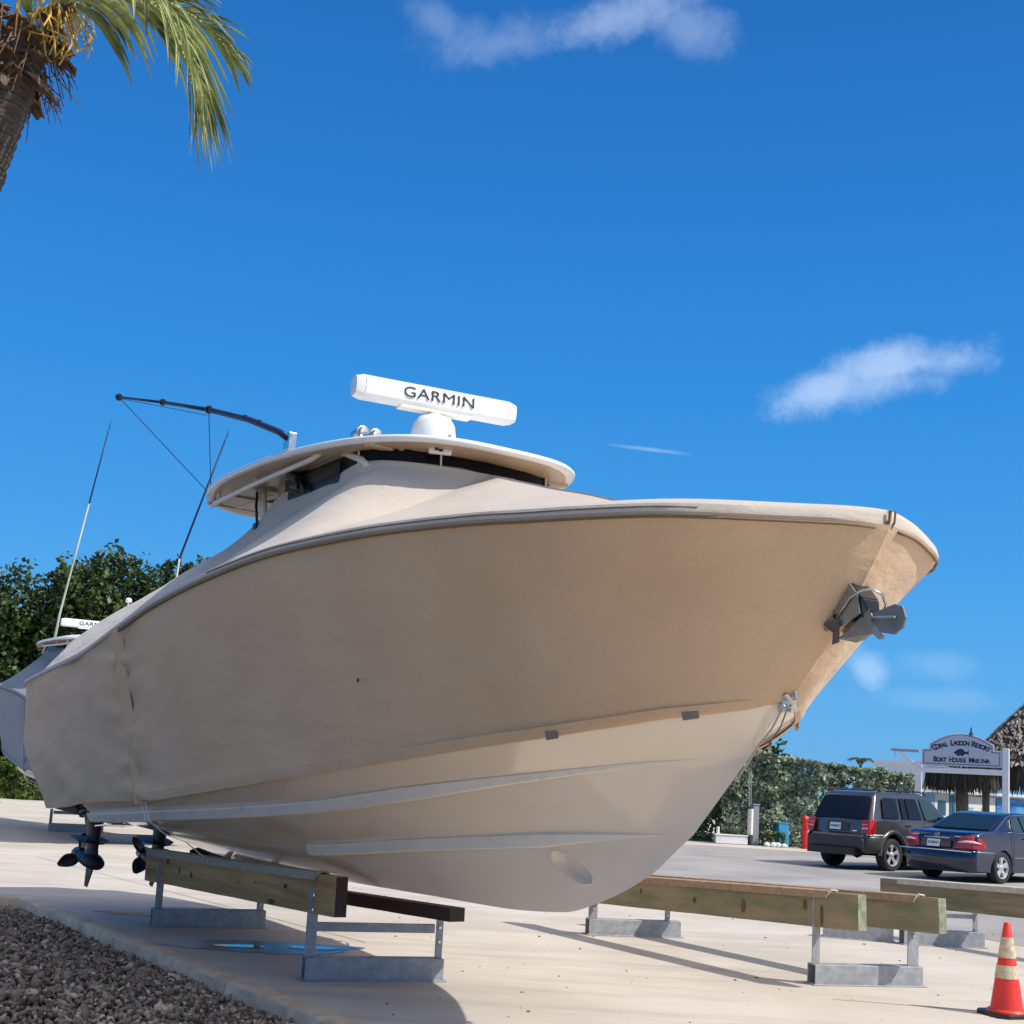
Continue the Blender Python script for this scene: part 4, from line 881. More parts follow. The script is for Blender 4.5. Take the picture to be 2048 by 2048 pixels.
# ------------------------------------------------------------------ vegetation
def leaf_cloud(name, m, parent, pts, size, seed, aspect=1.7, up=.3, kind=None, nrm=None):
    """many leaf-sized faces; pts = list of (position, tone)"""
    import numpy as np
    rng = np.random.default_rng(seed); N = len(pts)
    C = np.array([p[0] for p in pts]); tone = np.array([p[1] for p in pts])
    n = rng.normal(size=(N, 3)); n[:, 2] += up
    if nrm is not None: n += np.array(nrm)
    n /= np.linalg.norm(n, axis=1)[:, None]
    t = np.cross(n, rng.normal(size=(N, 3))); t /= np.linalg.norm(t, axis=1)[:, None]; b = np.cross(n, t)
    sz = size * rng.uniform(.6, 1.35, N)[:, None]
    V = np.stack([C - t * sz, C + b * sz / aspect + n * sz * .18, C + t * sz, C - b * sz / aspect + n * sz * .18], 1).reshape(-1, 3)
    me = bpy.data.meshes.new(name); me.vertices.add(4 * N); me.vertices.foreach_set('co', V.ravel())
    me.loops.add(4 * N); me.loops.foreach_set('vertex_index', np.arange(4 * N)); me.polygons.add(N)
    me.polygons.foreach_set('loop_start', np.arange(N) * 4); me.polygons.foreach_set('loop_total', np.full(N, 4))
    at = me.attributes.new("tone", 'FLOAT', 'FACE'); at.data.foreach_set('value', np.clip(tone + rng.normal(0, .16, N), 0, 1))
    me.update(calc_edges=True); me.materials.append(m)
    o = bpy.data.objects.new(name, me); COL.objects.link(o); o.parent = parent
    if kind: o['kind'] = kind
    return o
M_BARK = mat("grey_bark", (.12, .10, .08), .9, var=.35, vscale=6, stretch=(3, 3, .6), bump=.6, bscale=14)
M_TREE = leafmat("dark_leaf", (.008, .022, .005), (.085, .125, .028), .9, trans=.2)
M_TREE2 = leafmat("buttonwood_leaf", (.014, .034, .010), (.055, .095, .028), .9, trans=.15)
def tree(label, x, y, h, w, seed, lobes, m=M_TREE, n=15000, leaf=.125, group="trees behind the second boat"):
    rnd = random.Random(seed)
    t = thing("tree", label, "tree", (x, y, 0), 0, group)
    tr = MB(); pts = [(0, 0, 0), (.05, 0, h * .2), (.0, .1, h * .45), (.1, 0, h * .8)]; tr.tube(pts, [w * .07, w * .055, w * .045, .03], 8)
    L = []
    for (lx, lz, rx, rz) in lobes:
        L.append((lx * w, rnd.uniform(-.25, .25) * w, lz * h, rx * w, rx * w * .9, rz * h))
        tr.tube([(0, 0, h * min(.4, lz * .5)), (lx * w * .5, L[-1][1] * .5, h * lz * .75), (lx * w, L[-1][1], h * lz)], [w * .035, w * .022, .015], 6)
    tr.build("trunk", M_BARK, t, smooth=True)
    P = []; wt = [a[3] * a[4] * a[5] for a in L]; tot = sum(wt)
    for k in range(n):
        r = rnd.random() * tot; i = 0
        while r > wt[i] and i < len(L) - 1: r -= wt[i]; i += 1
        cx, cy, cz, rx, ry, rz = L[i]
        while True:
            v = Vector((rnd.gauss(0, 1), rnd.gauss(0, 1), rnd.gauss(0, 1))); v.normalize(); q = rnd.random() ** .22
            c = nse(v.x * 2.3 + seed, v.y * 2.3 + i, v.z * 2.3); q *= 1 + .42 * c + .20 * nse(v.x * 5.5 + seed, v.y * 5.5, v.z * 5.5 + i)
            g = nse(v.x * 3.6 - seed, v.y * 3.6 + 2 * i, v.z * 3.6 + 9)
            if g > -.30 or rnd.random() < .15: break
        p = (cx + v.x * rx * q, cy + v.y * ry * q, max(.3, cz + v.z * rz * q))
        P.append((p, .42 + 1.0 * c + .35 * (rnd.random() - .5)))
    leaf_cloud("crown", m, t, P, leaf, seed)
    return t
tree("dark green tree with one pointed top, leftmost behind the second boat", -19.9, 52, 9.2, 3.6, 1, [(0, .55, .55, .36), (.05, .82, .26, .19), (-.3, .62, .4, .25), (.3, .5, .4, .26), (.0, .3, .6, .28)])
tree("narrow pointed dark green tree, second from the left behind the second boat", -18.3, 53, 9.4, 3.0, 2, [(0, .5, .5, .36), (0, .80, .20, .20), (.2, .55, .4, .25), (-.3, .4, .5, .3)])
tree("broad dark green tree behind the mast and white radar of the second boat", -16.2, 52, 9.9, 4.4, 3, [(0, .55, .5, .36), (.12, .80, .32, .19), (-.3, .72, .28, .2), (.42, .70, .24, .2), (-.35, .45, .4, .3), (.45, .45, .35, .3)], n=24000)
tree("round crowned tree with gaps of sky, rightmost behind the sloping canvas", -13.6, 55, 10.1, 4.6, 4, [(.02, .82, .36, .16), (-.3, .70, .28, .15), (.32, .72, .28, .15), (0, .5, .35, .16), (.3, .40, .35, .2), (-.1, .32, .4, .2)], n=13000, leaf=.14)
tree("bushy dark tree filling in low behind the second boat", -14.6, 50, 6.0, 5.0, 6, [(0, .5, .5, .40), (.5, .45, .4, .36), (-.5, .5, .4, .36)], n=12000)
tree("shaded bushy tree low at the far left edge", -21.8, 50, 6.5, 5.0, 8, [(0, .5, .5, .40), (.5, .45, .4, .36), (-.5, .5, .4, .36)], n=9000)
def bush(name, label, cat, x, y, rz, L, D_, h0, h1, seed, m, n, leaf, group=None, tonef=None):
    rnd = random.Random(seed); t = thing(name, label, cat, (x, y, 0), rz, group); P = []
    while len(P) < n:
        u = rnd.random(); h = lerp(h0, h1, u) * (1 + .07 * nse(u * L * 1.1 + seed, 3) + .04 * nse(u * L * 3.3, seed)); f = rnd.random()
        if f < .55: w = -D_ / 2 * (1 + .28 * nse(u * L * 1.2, rnd.random() * 0 + seed)); z = h * rnd.random(); dz = .14 * nse(u * L * 1.6, z * 1.9, seed); w += dz * 1.6 - abs(rnd.gauss(0, .10))*-1
        elif f < .85: w = D_ * (rnd.random() - .5); z = h - abs(rnd.gauss(0, .08))
        else: w = D_ * (rnd.random() - .5); z = h * rnd.random()
        g = nse(u * L * 2.4 + seed, z * 2.6, 5)
        if g < -.33 and rnd.random() < .75: continue
        P.append(((u * L, w, z), .5 + .75 * g + (rnd.random() - .5) * .4))
    leaf_cloud("leaves", m, t, P, leaf, seed, aspect=1.35, kind='stuff', nrm=(0, -.9, .35))
    s = MB()
    for k in range(int(L / .45)):
        xx = .2 + k * .45; s.tube([(xx, .0, 0), (xx + .06 * nse(k, 1), -.05, lerp(h0, h1, xx / L) * .4), (xx + .2 * nse(k, 2), .05, lerp(h0, h1, xx / L) * .85)], [.03, .025, .012], 5)
    s.build("stems", M_BARK, t)
    return t
M_HEDGE = leafmat("silver_hedge_leaf", (.05, .075, .038), (.44, .52, .34), .8, rough=.5, trans=.12)
M_HEDGE2 = leafmat("green_hedge_leaf", (.035, .065, .02), (.18, .26, .09), .8, rough=.5, trans=.15)
bush("hedge", "long silvery green clipped hedge behind the parked cars", "hedge", 7.0, 42.9, radians(-2), 6.2, 1.6, 2.95, 2.42, 11, M_HEDGE, 17000, .075)
bush("shrub", "green shrub beside the grey power pedestal and white box", "shrub", 4.6, 43.9, radians(-4), 3.0, 1.2, 1.7, 2.2, 12, M_HEDGE2, 5200, .085)
bush("shrub", "yellow green low shrub behind the big orange cone at far left", "shrub", -22, 47.5, 0, 7.5, 1.2, 1.5, 1.3, 13, leafmat("yellow_green_leaf", (.03, .07, .012), (.20, .27, .04), .8), 7000, .10)
tree("dark green tree top rising behind the left end of the silvery hedge", 9.0, 50, 3.9, 2.4, 21, [(0, .66, .62, .30), (-.3, .5, .5, .3), (.3, .5, .5, .3)], M_TREE2, 4200, .13, None)
tree("tiny dark tree far behind the hedge", 19.0, 88, 4.6, 2.0, 22, [(0, .7, .3, .24), (0, .4, .5, .3)], M_TREE2, 900, .18, None)
M_FROND = leafmat("palm_leaf", (.022, .05, .008), (.56, .60, .24), 3.0, rough=.4, trans=.30, spec=.5)
M_FRONDD = leafmat("far_palm_leaf", (.02, .045, .016), (.06, .10, .03), 2.0)
M_PTRUNK = mat("palm_trunk", (.085, .065, .052), .95, var=.45, vscale=9, stretch=(1.5, 1.5, 7), bump=.9, bscale=7, detail=9)
M_BOOT = mat("dry_frond_base", (.15, .09, .055), .9, var=.45, vscale=9, bump=.5, bscale=20)
M_STRAW = mat("yellow_flower_stalk", (.55, .34, .07), .75, var=.3, vscale=20)
M_RACH = mat("palm_midrib", (.34, .36, .12), .5, var=.2, vscale=6)
def frond(parent, path, n, L0, seed, droop=1.0, wid=.021, mleaf=M_FROND, side_bias=0, vis=1):
    rnd = random.Random(seed); pts = [Vector(p) for p in path]
    def at(f):
        x = f * (len(pts) - 1); i = min(len(pts) - 2, int(x)); u = x - i
        p0, p1, p2, p3 = pts[max(0, i - 1)], pts[i], pts[i + 1], pts[min(len(pts) - 1, i + 2)]
        return .5 * ((2 * p1) + (p2 - p0) * u + (2 * p0 - 5 * p1 + 4 * p2 - p3) * u * u + (3 * p1 - p0 - 3 * p2 + p3) * u ** 3)
    rb = MB(); rb.tube([at(k / 30) for k in range(31)], [lerp(.026, .004, k / 30) for k in range(31)], 6); r = rb.build("frond", M_RACH, parent, smooth=True)
    m = MB(); tones = []
    for k in range(n):
        f = .10 + .90 * (k + rnd.random() * .6) / n; f = min(f, .995); p = at(f); d = (at(min(1, f + .01)) - at(f - .01)).normalized()
        for side in (-1, 1):
            s = d.cross(Vector((0, 0, 1)))
            if s.length < .05: s = Vector((1, 0, 0))
            s.normalize(); s *= side; upn = s.cross(d).normalized() 
            if upn.z < 0: upn = -upn
            L = L0 * (.45 + .75 * sin(pi * min(1, .15 + f * .80))) * rnd.uniform(.78, 1.12)
            v = (s * (.80 - .35 * f) + d * (.55 + .5 * f) + upn * .25 + Vector((rnd.gauss(0, .15), rnd.gauss(0, .15), rnd.gauss(0, .12)))).normalized()
            q = p.copy(); row = []; w0 = wid * rnd.uniform(.8, 1.2); sg = 9
            for i in range(sg + 1):
                u = i / sg; vv = (v + Vector((0, 0, -1)) * droop * 2.3 * u * (.5 + .5 * rnd.random() * .3 + .3)).normalized()
                wd = w0 * (sin(pi * min(1, .14 + .60 * u)) if u < .6 else max(.05, (1 - u) / .4) ** .8); cr = vv.cross(Vector((s.x * .3 + .01, s.y * .3, .3))).normalized() if abs(vv.z) < .95 else d
                cr = (d * .9 + cr * .25).normalized()
                nn = vv.cross(cr).normalized()
                row.append([q - cr * wd + nn * wd * .35, q.copy(), q + cr * wd + nn * wd * .35]); q = q + vv * (L / sg)
            m.grid(row); tones += [rnd.choice((.05, .15, .35, .6, .85, 1.0))] * (sg * 2)
    m.tone = tones; lf = m.build("leaflets", mleaf, r, smooth=False); lf['kind'] = 'stuff'
    return r
palm = thing("palm_tree", "coconut palm with ringed leaning trunk and hanging fronds at top left", "palm tree", (-4.75, 9.0, -.1), 0)
Lp = lambda x, y, z: (x + 4.75, y - 9.0, z + .1)
ax = [Lp(-4.75, 9, -.1), Lp(-4.66, 9, 1.5), Lp(-4.46, 9, 3.2), Lp(-4.22, 9, 4.6), Lp(-4.02, 9, 5.5), Lp(-3.86, 9, 6.2), Lp(-3.78, 9, 6.62), Lp(-3.73, 9, 7.0)]
def axat(z):
    for a, b in zip(ax, ax[1:]):
        if a[2] <= z <= b[2]: t = (z - a[2]) / (b[2] - a[2]); return Vector(a).lerp(Vector(b), t)
    return Vector(ax[-1])
m = MB(); P = []; z = 0.0; rnd = random.Random(5); k = 0
while z < 6.72:
    hgt = rnd.uniform(.045, .085); r = .215 - .006 * z + (.10 * max(0, 1 - z / .7)); c0 = axat(z); c1 = axat(z + hgt * .85); tl = rnd.uniform(-.018, .018)
    for (c, kr, dz) in ((c0, .93, 0), (c1, 1.04, 0), (c1 + Vector((0, 0, .008)), .95, 0)):
        P.append([c + Vector((cos(a) * r * kr * (1 + .05 * nse(cos(a) * 2 + k, sin(a) * 2, z * 3) + .03 * nse(a * 5, z * 9)), sin(a) * r * kr * (1 + .05 * nse(cos(a) * 2 + k, sin(a) * 2, z * 3)), tl * cos(a + k))) for a in [2 * pi * i / 28 for i in range(28)]])
    z += hgt; k += 1
m.grid(P, closed=True); m.build("trunk", M_PTRUNK, palm)
for k in range(46):                                   # old frond bases, fibre and husks under the crown
    a = rnd.uniform(0, 2 * pi); z = rnd.uniform(6.42, 6.98); c = axat(z); o_ = Vector((cos(a), sin(a), 0)); L = rnd.uniform(.16, .32); w = rnd.uniform(.06, .11)
    t = Vector((-sin(a), cos(a), 0)); up = rnd.uniform(-.25, .6) if z < 6.62 else rnd.uniform(.1, .8); q = c + o_ * .17; P = []
    for i in range(5):
        f = i / 4; p = q + o_ * (L * f * .8) + Vector((0, 0, L * (up * f - .5 * f * f))); ww = w * (1 - .55 * f) * (1 + .3 * nse(k, f * 3)); P.append([p - t * ww, p + Vector((0, 0, .025)) - t * ww * .3, p + Vector((0, 0, .02 * nse(k, f * 5))) + t * ww * .4, p + t * ww])
    m = MB(); m.grid(P); m.build("frond_base", M_BOOT, palm, solid=.015)
m = MB()
for k in range(90):                                  # fibre mat and yellow stalks
    a = rnd.uniform(0, 2 * pi); z = rnd.uniform(6.55, 6.98); c = axat(z); o_ = Vector((cos(a), sin(a), 0)); q = c + o_ * .2
    m.tube([q, q + o_ * rnd.uniform(.02, .14) + Vector((rnd.gauss(0, .03), rnd.gauss(0, .03), -rnd.uniform(.05, .15))), q + o_ * rnd.uniform(.05, .20) + Vector((rnd.gauss(0, .06), rnd.gauss(0, .06), -rnd.uniform(.15, .40)))], [.008, .006, .003], 4)
o = m.build("trunk_fibre", M_BOOT, palm); o['kind'] = 'stuff'
m = MB()
for k in range(38):
    a = rnd.uniform(-1.9, .5); c = axat(6.85); q = c + Vector((.25, -.12, rnd.uniform(.05, .3))) + Vector((rnd.gauss(0, .12), rnd.gauss(0, .08), 0)); m.tube([q, q + Vector((rnd.gauss(.03, .05), rnd.gauss(0, .05), -rnd.uniform(.08, .2))), q + Vector((rnd.gauss(.06, .08), rnd.gauss(0, .06), -rnd.uniform(.22, .46)))], [.007, .009, .006], 5)
o = m.build("flower_stalk", M_STRAW, palm); o['kind'] = 'stuff'
cr = axat(6.95)
fr_paths = [
    [(0, 0, .02), (.36, -.06, .20), (.74, -.10, .22), (1.00, -.14, .06), (1.16, -.16, -.18), (1.26, -.17, -.42), (1.31, -.17, -.62)],
    [(0, 0, 0.05), (.35, .25, .42), (.70, .45, .55), (1.05, .60, .47), (1.32, .70, .26)],
    [(0, 0, 0.1), (.2, -.4, .7), (.5, -.8, 1.2), (.9, -1.2, 1.5), (1.4, -1.5, 1.5)],
    [(0, 0, 0.1), (-.5, .1, .7), (-1.1, .2, 1.1), (-1.9, .3, 1.2), (-2.6, .4, .9)],
    [(0, 0, 0.1), (-.3, .5, .9), (-.5, 1.1, 1.6), (-.6, 1.9, 2.0), (-.7, 2.7, 1.9)],
    [(0, 0, 0.1), (-.4, -.4, .7), (-1.0, -.9, 1.1), (-1.7, -1.4, 1.2), (-2.2, -1.8, .9)],
    [(0, 0, 0.2), (.2, .3, 1.0), (.6, .6, 1.7), (1.1, .9, 2.2), (1.7, 1.2, 2.3)],
    [(0, 0, 0.2), (-.1, -.2, 1.0), (-.3, -.5, 1.7), (-.7, -.9, 2.1), (-1.2, -1.3, 2.2)]]
for i, pth in enumerate(fr_paths):
    pth = [tuple(Vector(p) + cr) for p in pth]
    frond(palm, pth, (66, 54, 60, 40, 40, 40, 40, 40)[i], (.78, .52, .7, .8, .8, .8, .8, .8)[i], 40 + i, droop=(1.05, .6, .6, .6, .6, .6, .5, .5)[i], wid=(.027, .025)[i > 0])
fp = thing("palm_tree", "small dark palm head far behind the silvery hedge", "palm tree", (20.9, 78, 0))
m = MB(); m.tube([(0, 0, 0), (.1, 0, 2), (0, 0, 3.6)], [.12, .10, .09], 8); m.build("trunk", M_PTRUNK, fp)
for k in range(9):
    a = 2 * pi * k / 9 + .2; frond(fp, [(0, 0, 3.55), (.22 * cos(a), .22 * sin(a), 3.85), (.48 * cos(a), .48 * sin(a), 3.95), (.72 * cos(a), .72 * sin(a), 3.85)], 12, .22, 80 + k, droop=.35, wid=.05, mleaf=M_FRONDD)

# ------------------------------------------------------------------ small things by the hedge
M_GREYP = mat("grey_box_paint", (.22, .23, .26), .5, var=.08)
pd = thing("power_pedestal", "tall grey power pedestal in front of the hedge beside the white box", "power pedestal", (7.95, 42.0, 0), radians(20))
m = MB(); m.box((0, 0, .62), (.20, .28, 1.24)); m.build("cabinet", M_GREYP, pd, bevel=.015)
m = MB(); m.box((-.14, -.02, .72), (.08, .24, .80)); m.build("side_cover", M_RAIL, pd, bevel=.015)
m = MB(); m.box((0, 0, 1.26), (.24, .32, .04)); m.build("cap", M_GREYP, pd, bevel=.01)
for dx in (-.07, .0): 
    m = MB(); m.tube([(-.12 + dx, 0, 1.2), (-.12 + dx, .05, 1.9), (-.10 + dx, .1, 2.3)], .012, 5); m.build("conduit", mat("pale_green_pipe", (.35, .45, .38), .4), pd)
wbx = thing("planter_box", "low white box kerb at the foot of the hedge beside the pedestal", "box", (7.25, 42.1, 0), 0)
m = MB(); m.box((0, 0, .14), (1.0, .45, .26)); m.build("box_side", M_WHITE, wbx, bevel=.015); m = MB(); m.box((0, 0, .285), (1.06, .50, .03)); m.build("lid", M_RAIL, wbx, bevel=.008)
m = MB(); m.tube([(-.42, -.12, .3), (-.42, -.12, .52)], .05, 8); m.build("white_stub", M_WHITE, wbx)
sp = thing("standpipe", "red fire standpipe in front of the hedge left of the dark grey car", "standpipe", (9.42, 41.4, 0), 0)
M_RED = mat("red_enamel", (.62, .012, .012), .35, var=.1, coat=.3)
m = MB(); m.lathe([(.12, 0), (.12, .03), (.09, .03), (.09, .10), (.115, .10), (.115, .13), (.088, .13), (.088, .62), (.12, .62), (.12, .66), (.088, .66), (.088, .86), (.11, .86), (.11, .92), (.08, .98), (.03, 1.03), (0, 1.03)], 18); m.build("pipe", M_RED, sp, smooth=True, auto=30)
for z in (.22, .42, .74): 
    m = MB(); R = Matrix(((0, 0, 1), (0, 1, 0), (-1, 0, 0))); m.lathe([(0, .16), (.035, .16), (.035, .10), (.028, .08), (.028, 0)], 10, (0, 0, z), R); m.build("outlet", M_RED, sp)
bb = thing("bin", "light blue box half covered by leaves in front of the hedge", "bin", (8.85, 42.0, 0), .1)
m = MB(); m.box((0, 0, .36), (.34, .3, .72)); m.build("body", mat("sky_blue_plastic", (.06, .33, .55), .4, var=.06), bb, bevel=.02); m = MB(); m.box((0, 0, .735), (.37, .33, .035)); m.build("lid", mat("sky_blue_plastic", (.06, .33, .55)), bb, bevel=.01)
bush("shrub", "small leafy plant in front of the light blue box", "shrub", 8.3, 41.75, 0, .55, .3, .5, .42, 31, M_HEDGE2, 260, .06)
M_ROCK = mat("white_rock", (.70, .67, .62), .85, var=.15, vscale=8, bump=.5, bscale=10)
def rock(x, y, r, label, seed):
    bm = bmesh.new(); bmesh.ops.create_icosphere(bm, subdivisions=2, radius=r)
    for v in bm.verts: v.co *= 1 + .35 * nse(v.co.x / r + seed, v.co.y / r, v.co.z / r); v.co.z *= .8
    me = bpy.data.meshes.new("rock"); bm.to_mesh(me); bm.free(); me.materials.append(M_ROCK); o = bpy.data.objects.new("rock", me); COL.objects.link(o); o.location = (x, y, r * .55); tag(o, label, "rock", "white rocks along the foot of the hedge"); return o
for i, (x, y, r) in enumerate(((8.28, 41.45, .11), (8.46, 41.4, .12), (8.58, 41.4, .12), (8.78, 41.35, .10))): rock(x, y, r, ("leftmost", "second from left", "third from left", "rightmost")[i] + " of four round white rocks below the light blue box", i)
for i, (x, y, r) in enumerate(((9.85, 41.0, .10), (10.0, 40.95, .12), (10.25, 40.9, .10), (10.38, 40.85, .11))): rock(x, y, r, ("leftmost", "second", "third", "last")[i] + " white rock counted rightward from the red standpipe to the grey car", i + 9)

# ------------------------------------------------------------------ traffic cones
M_CONE = mat("cone_red_orange", (.72, .035, .018), .45, var=.06, coat=.2)
M_CONE2 = mat("cone_faded_orange", (.75, .20, .08), .5, var=.06)
M_BAND = mat("dirty_reflective_band", (.55, .46, .30), .45, var=.25, vscale=25)
def cone(label, loc, rz, k=1.0, mm=M_CONE, red=True):
    t = thing("traffic_cone", label, "traffic cone", loc, rz, "traffic cones"); n = 28
    rad = lambda z: lerp(.128, .026, (z - .03) / .67)
    def ring(z0, z1, name, m, e=0.0, cap=False):
        b = MB(); pr = [(rad(z) + e, z * k) for z in (z0, z0 + (z1 - z0) * .5, z1)]
        if e: pr = [(rad(z0), z0 * k)] + pr + [(rad(z1), z1 * k)]
        if cap: pr += [(rad(z1) * .8, (z1 + .008) * k), (rad(z1) * .6, (z1 + .004) * k), (rad(z1) * .55, (z1 - .05) * k)]
        b.lathe(pr, n); b.build(name, m, t, smooth=True, auto=50)
    ring(.03, .70, "cone_body", mm, 0, True); ring(.44, .595, "reflective_band", M_BAND, .0035); ring(.285, .383, "reflective_band", M_BAND, .0035)
    b = MB(); w = .18; b.prism([(-w, -w + .05), (-w + .05, -w), (w - .05, -w), (w, -w + .05), (w, w - .05), (w - .05, w), (-w + .05, w), (-w, w - .05)], 0, .032 * k, lambda p, a: Vector((p[0], p[1], a))); b.build("base", M_BLACK, t, bevel=.008)
    b = MB(); b.lathe([(.15, .031), (.145, .05), (.128, .055)], n); b.build("base_collar", mm, t, smooth=True)
    return t
cone("red traffic cone with two dirty white bands at the lower right", (4.02, 10.62, 0), .35)
cone("red traffic cone of which only the tip shows at the bottom right edge", (2.10, 5.62, 0), .1)
cone("faded orange traffic cone at the far left edge", (-16.08, 42.7, 0), .2, 1.75, M_CONE2)
# ------------------------------------------------------------------ cars (x forward from the rear bumper, y left, z up)
M_SUV = mat("grey_brown_metallic", (.115, .10, .10), .24, metal=.65, var=.04, coat=1.0)
M_SUVC = mat("grey_cladding", (.05, .047, .047), .42, metal=.2, var=.06)
M_BLUE = mat("navy_metallic", (.004, .007, .036), .14, metal=.1, var=.04, coat=1.0)
M_TINT = mat("tinted_window", (.006, .006, .008), .04, var=0, spec=.5)
M_CLEARW = mat("green_window", (.03, .055, .055), .04, var=0, spec=.7)
M_CHROME = mat("chrome_trim", (.75, .75, .76), .12, metal=1.0, var=.02)
M_ALLOY = mat("alloy_silver", (.62, .62, .63), .35, metal=.55, var=.04)
M_LAMP = mat("red_lamp", (.48, .006, .008), .12, var=.1, coat=1.0)
M_AMBER = mat("amber_lamp", (.75, .30, .02), .15, var=.05, coat=.8)
M_CLEAR = mat("clear_lamp", (.72, .66, .66), .12, var=.05, coat=.8)
M_PLATE = mat("plate_white", (.70, .74, .74), .4, var=.04)
M_PLATEG = mat("plate_print", (.10, .14, .16), .5, var=.3)
M_PLATEO = mat("plate_emblem", (.10, .09, .06), .5, var=.4)
def arc(cx, cz, r, a0, a1, n=14): return [(cx + r * cos(radians(lerp(a0, a1, i / n))), cz + r * sin(radians(lerp(a0, a1, i / n)))) for i in range(n + 1)]
def shell(name, poly, half, m, parent, L, bow=.12, roundz=.05, tum=None, ys=(-1, -.985, -.94, -.85, -.6, 0, .6, .85, .94, .985, 1), inset=(.05, .022, .006, 0, 0, 0, 0, 0, .006, .022, .05)):
    cx = sum(p[0] for p in poly) / len(poly); cz = sum(p[1] for p in poly) / len(poly); P = []
    for yy, ins in zip(ys, inset):
        row = []
        for (x, z) in poly:
            dx, dz = x - cx, z - cz; d = sqrt(dx * dx + dz * dz) + 1e-6; x2 = x - dx / d * ins * roundz / .05; z2 = z - dz / d * ins * roundz / .05
            w = half * (1 - (tum(z) if tum else 0))
            e0 = max(0, 1 - x / 1.2); e1 = max(0, 1 - (L - x) / 1.4)
            x2 += bow * abs(yy) ** 2.5 * e0 ** 2 - bow * 1.3 * abs(yy) ** 2.5 * e1 ** 2
            row.append(Vector((x2, yy * w * (1 - .05 * e0 - .07 * e1), z2)))
        P.append(row)
    b = MB(); b.grid(P, closed=True); b.add(P[0], [tuple(range(len(poly)))]); b.add(P[-1], [tuple(range(len(poly)))])
    return b.build(name, m, parent, smooth=True, auto=38)
def wheel(parent, x, y, r, w, spokes, m_rim, dish=.0):
    s = 1 if y > 0 else -1; R = Matrix(((1, 0, 0), (0, 0, s), (0, -s, 0)))
    b = MB(); b.lathe([(r * .66, -w / 2), (r * .92, -w / 2), (r * .99, -w * .36), (r, 0), (r * .99, w * .36), (r * .93, w * .48), (r * .80, w * .52), (r * .70, w / 2), (r * .66, w * .40)], 40)
    o = b.build("wheel", M_RUB, parent, smooth=True, auto=40, loc=(x, y, r)); o.matrix_local = Matrix.Translation((x, y, r)) @ Matrix(((1, 0, 0), (0, 0, s), (0, -s, 0))).transposed().to_4x4() if False else Matrix.Translation((x, y, r)) @ Matrix(((1, 0, 0, 0), (0, 0, s, 0), (0, -s, 0, 0), (0, 0, 0, 1)))
    b = MB(); q = r * .68
    b.lathe([(q * 1.0, w * .44), (q * .93, w * .42), (q * .88, w * .2)], 36)
    for k in range(5):
        a = 2 * pi * k / 5 + .3; c, s_ = cos(a), sin(a); d = Vector((c, s_, 0)); t = Vector((-s_, c, 0)); P = []
        for f in (0, .3, .65, 1): ww = spokes * (1.0 - .35 * sin(pi * min(1, f * 1.1)) + .5 * (f > .9)) ; p = d * lerp(.04, q * .93, f); zz = w * (.40 - .06 * (1 - f)); P.append([p - t * ww + Vector((0, 0, zz - .03)), p - t * ww * .7 + Vector((0, 0, zz)), p + t * ww * .7 + Vector((0, 0, zz)), p + t * ww + Vector((0, 0, zz - .03))])
        b.grid(P)
    b.lathe([(0, w * .42), (.035, w * .41), (.06, w * .34)], 16)
    b.build("rim", m_rim, o, smooth=True, auto=35)
    b = MB(); b.lathe([(0, w * .12), (q * .95, w * .12)], 24); b.build("brake_disc", M_BLACK, o)
    return o
def decal(name, m, parent, pts, off=.004, thick=.006):     # thin moulded panel on a body surface; pts are 3-D corners
    P = [Vector(p) for p in pts]; n = Vector((0, 0, 0))
    for i in range(len(P)): n += P[i].cross(P[(i + 1) % len(P)])
    n.normalize(); b = MB(); k = len(P)
    b.add([p + n * (off - thick) for p in P] + [p + n * off for p in P], [tuple(range(k))[::-1], tuple(range(k, 2 * k))] + [(i, (i + 1) % k, k + (i + 1) % k, k + i) for i in range(k)])
    return b.build(name, m, parent)
def plate(parent, c, y0, tilt=0.0):
    c = Vector(c); b = MB(); b.box(c, (.012, .31, .155), Matrix.Rotation(tilt, 3, 'Y')); o = b.build("license_plate", M_PLATE, parent, bevel=.004)
    for y in (-.115, -.08, -.045, .05, .085, .12): b = MB(); b.box(c + Vector((-.0085, y, .002)), (.004, .020, .055)); b.build("plate_mark", M_PLATEG, o)
    b = MB(); b.lathe([(0, 0), (.03, 0)], 10, c + Vector((-.0095, 0, 0)), Matrix(((0, 0, -1), (0, 1, 0), (1, 0, 0)))); b.build("plate_emblem", M_PLATEO, o)
# --- the grey sport utility car
CZ = radians(38)
suv = thing("parked_car", "dark grey brown sport utility car parked with its tinted rear window toward the rack", "car", (7.77, 31.05, 0), CZ, "cars parked by the hedge")
low = [(.06, .42), (.0, .52), (.0, .80), (.08, .84), (.12, 1.13), (.6, 1.15), (3.05, 1.14), (3.3, 1.13), (4.2, 1.03), (4.48, .92), (4.6, .72), (4.6, .45), (4.35, .36)] + arc(3.64, .40, .45, 0, 180)[0:] + [(3.1, .36), (1.5, .36)] + arc(.95, .40, .45, 0, 180) + [(.42, .40)]
def tsuv(z): return .02 + .03 * max(0, (.55 - z) / .3) + .02 * max(0, (z - .9) / .3)
shell("body", low, .92, M_SUV, suv, 4.6, bow=.10, roundz=.05, tum=tsuv)
def yS_(z): return .885 - .30 * (z - 1.12)                # cabin side
cab = [(.13, 1.10), (.20, 1.16), (.46, 1.68), (.56, 1.765), (.75, 1.80), (2.2, 1.81), (2.55, 1.74), (3.3, 1.12), (3.3, 1.08)]
shell("cabin", cab, .885, M_SUV, suv, 4.6, bow=.05, roundz=.05, tum=lambda z: .30 * max(0, z - 1.12) / .885)
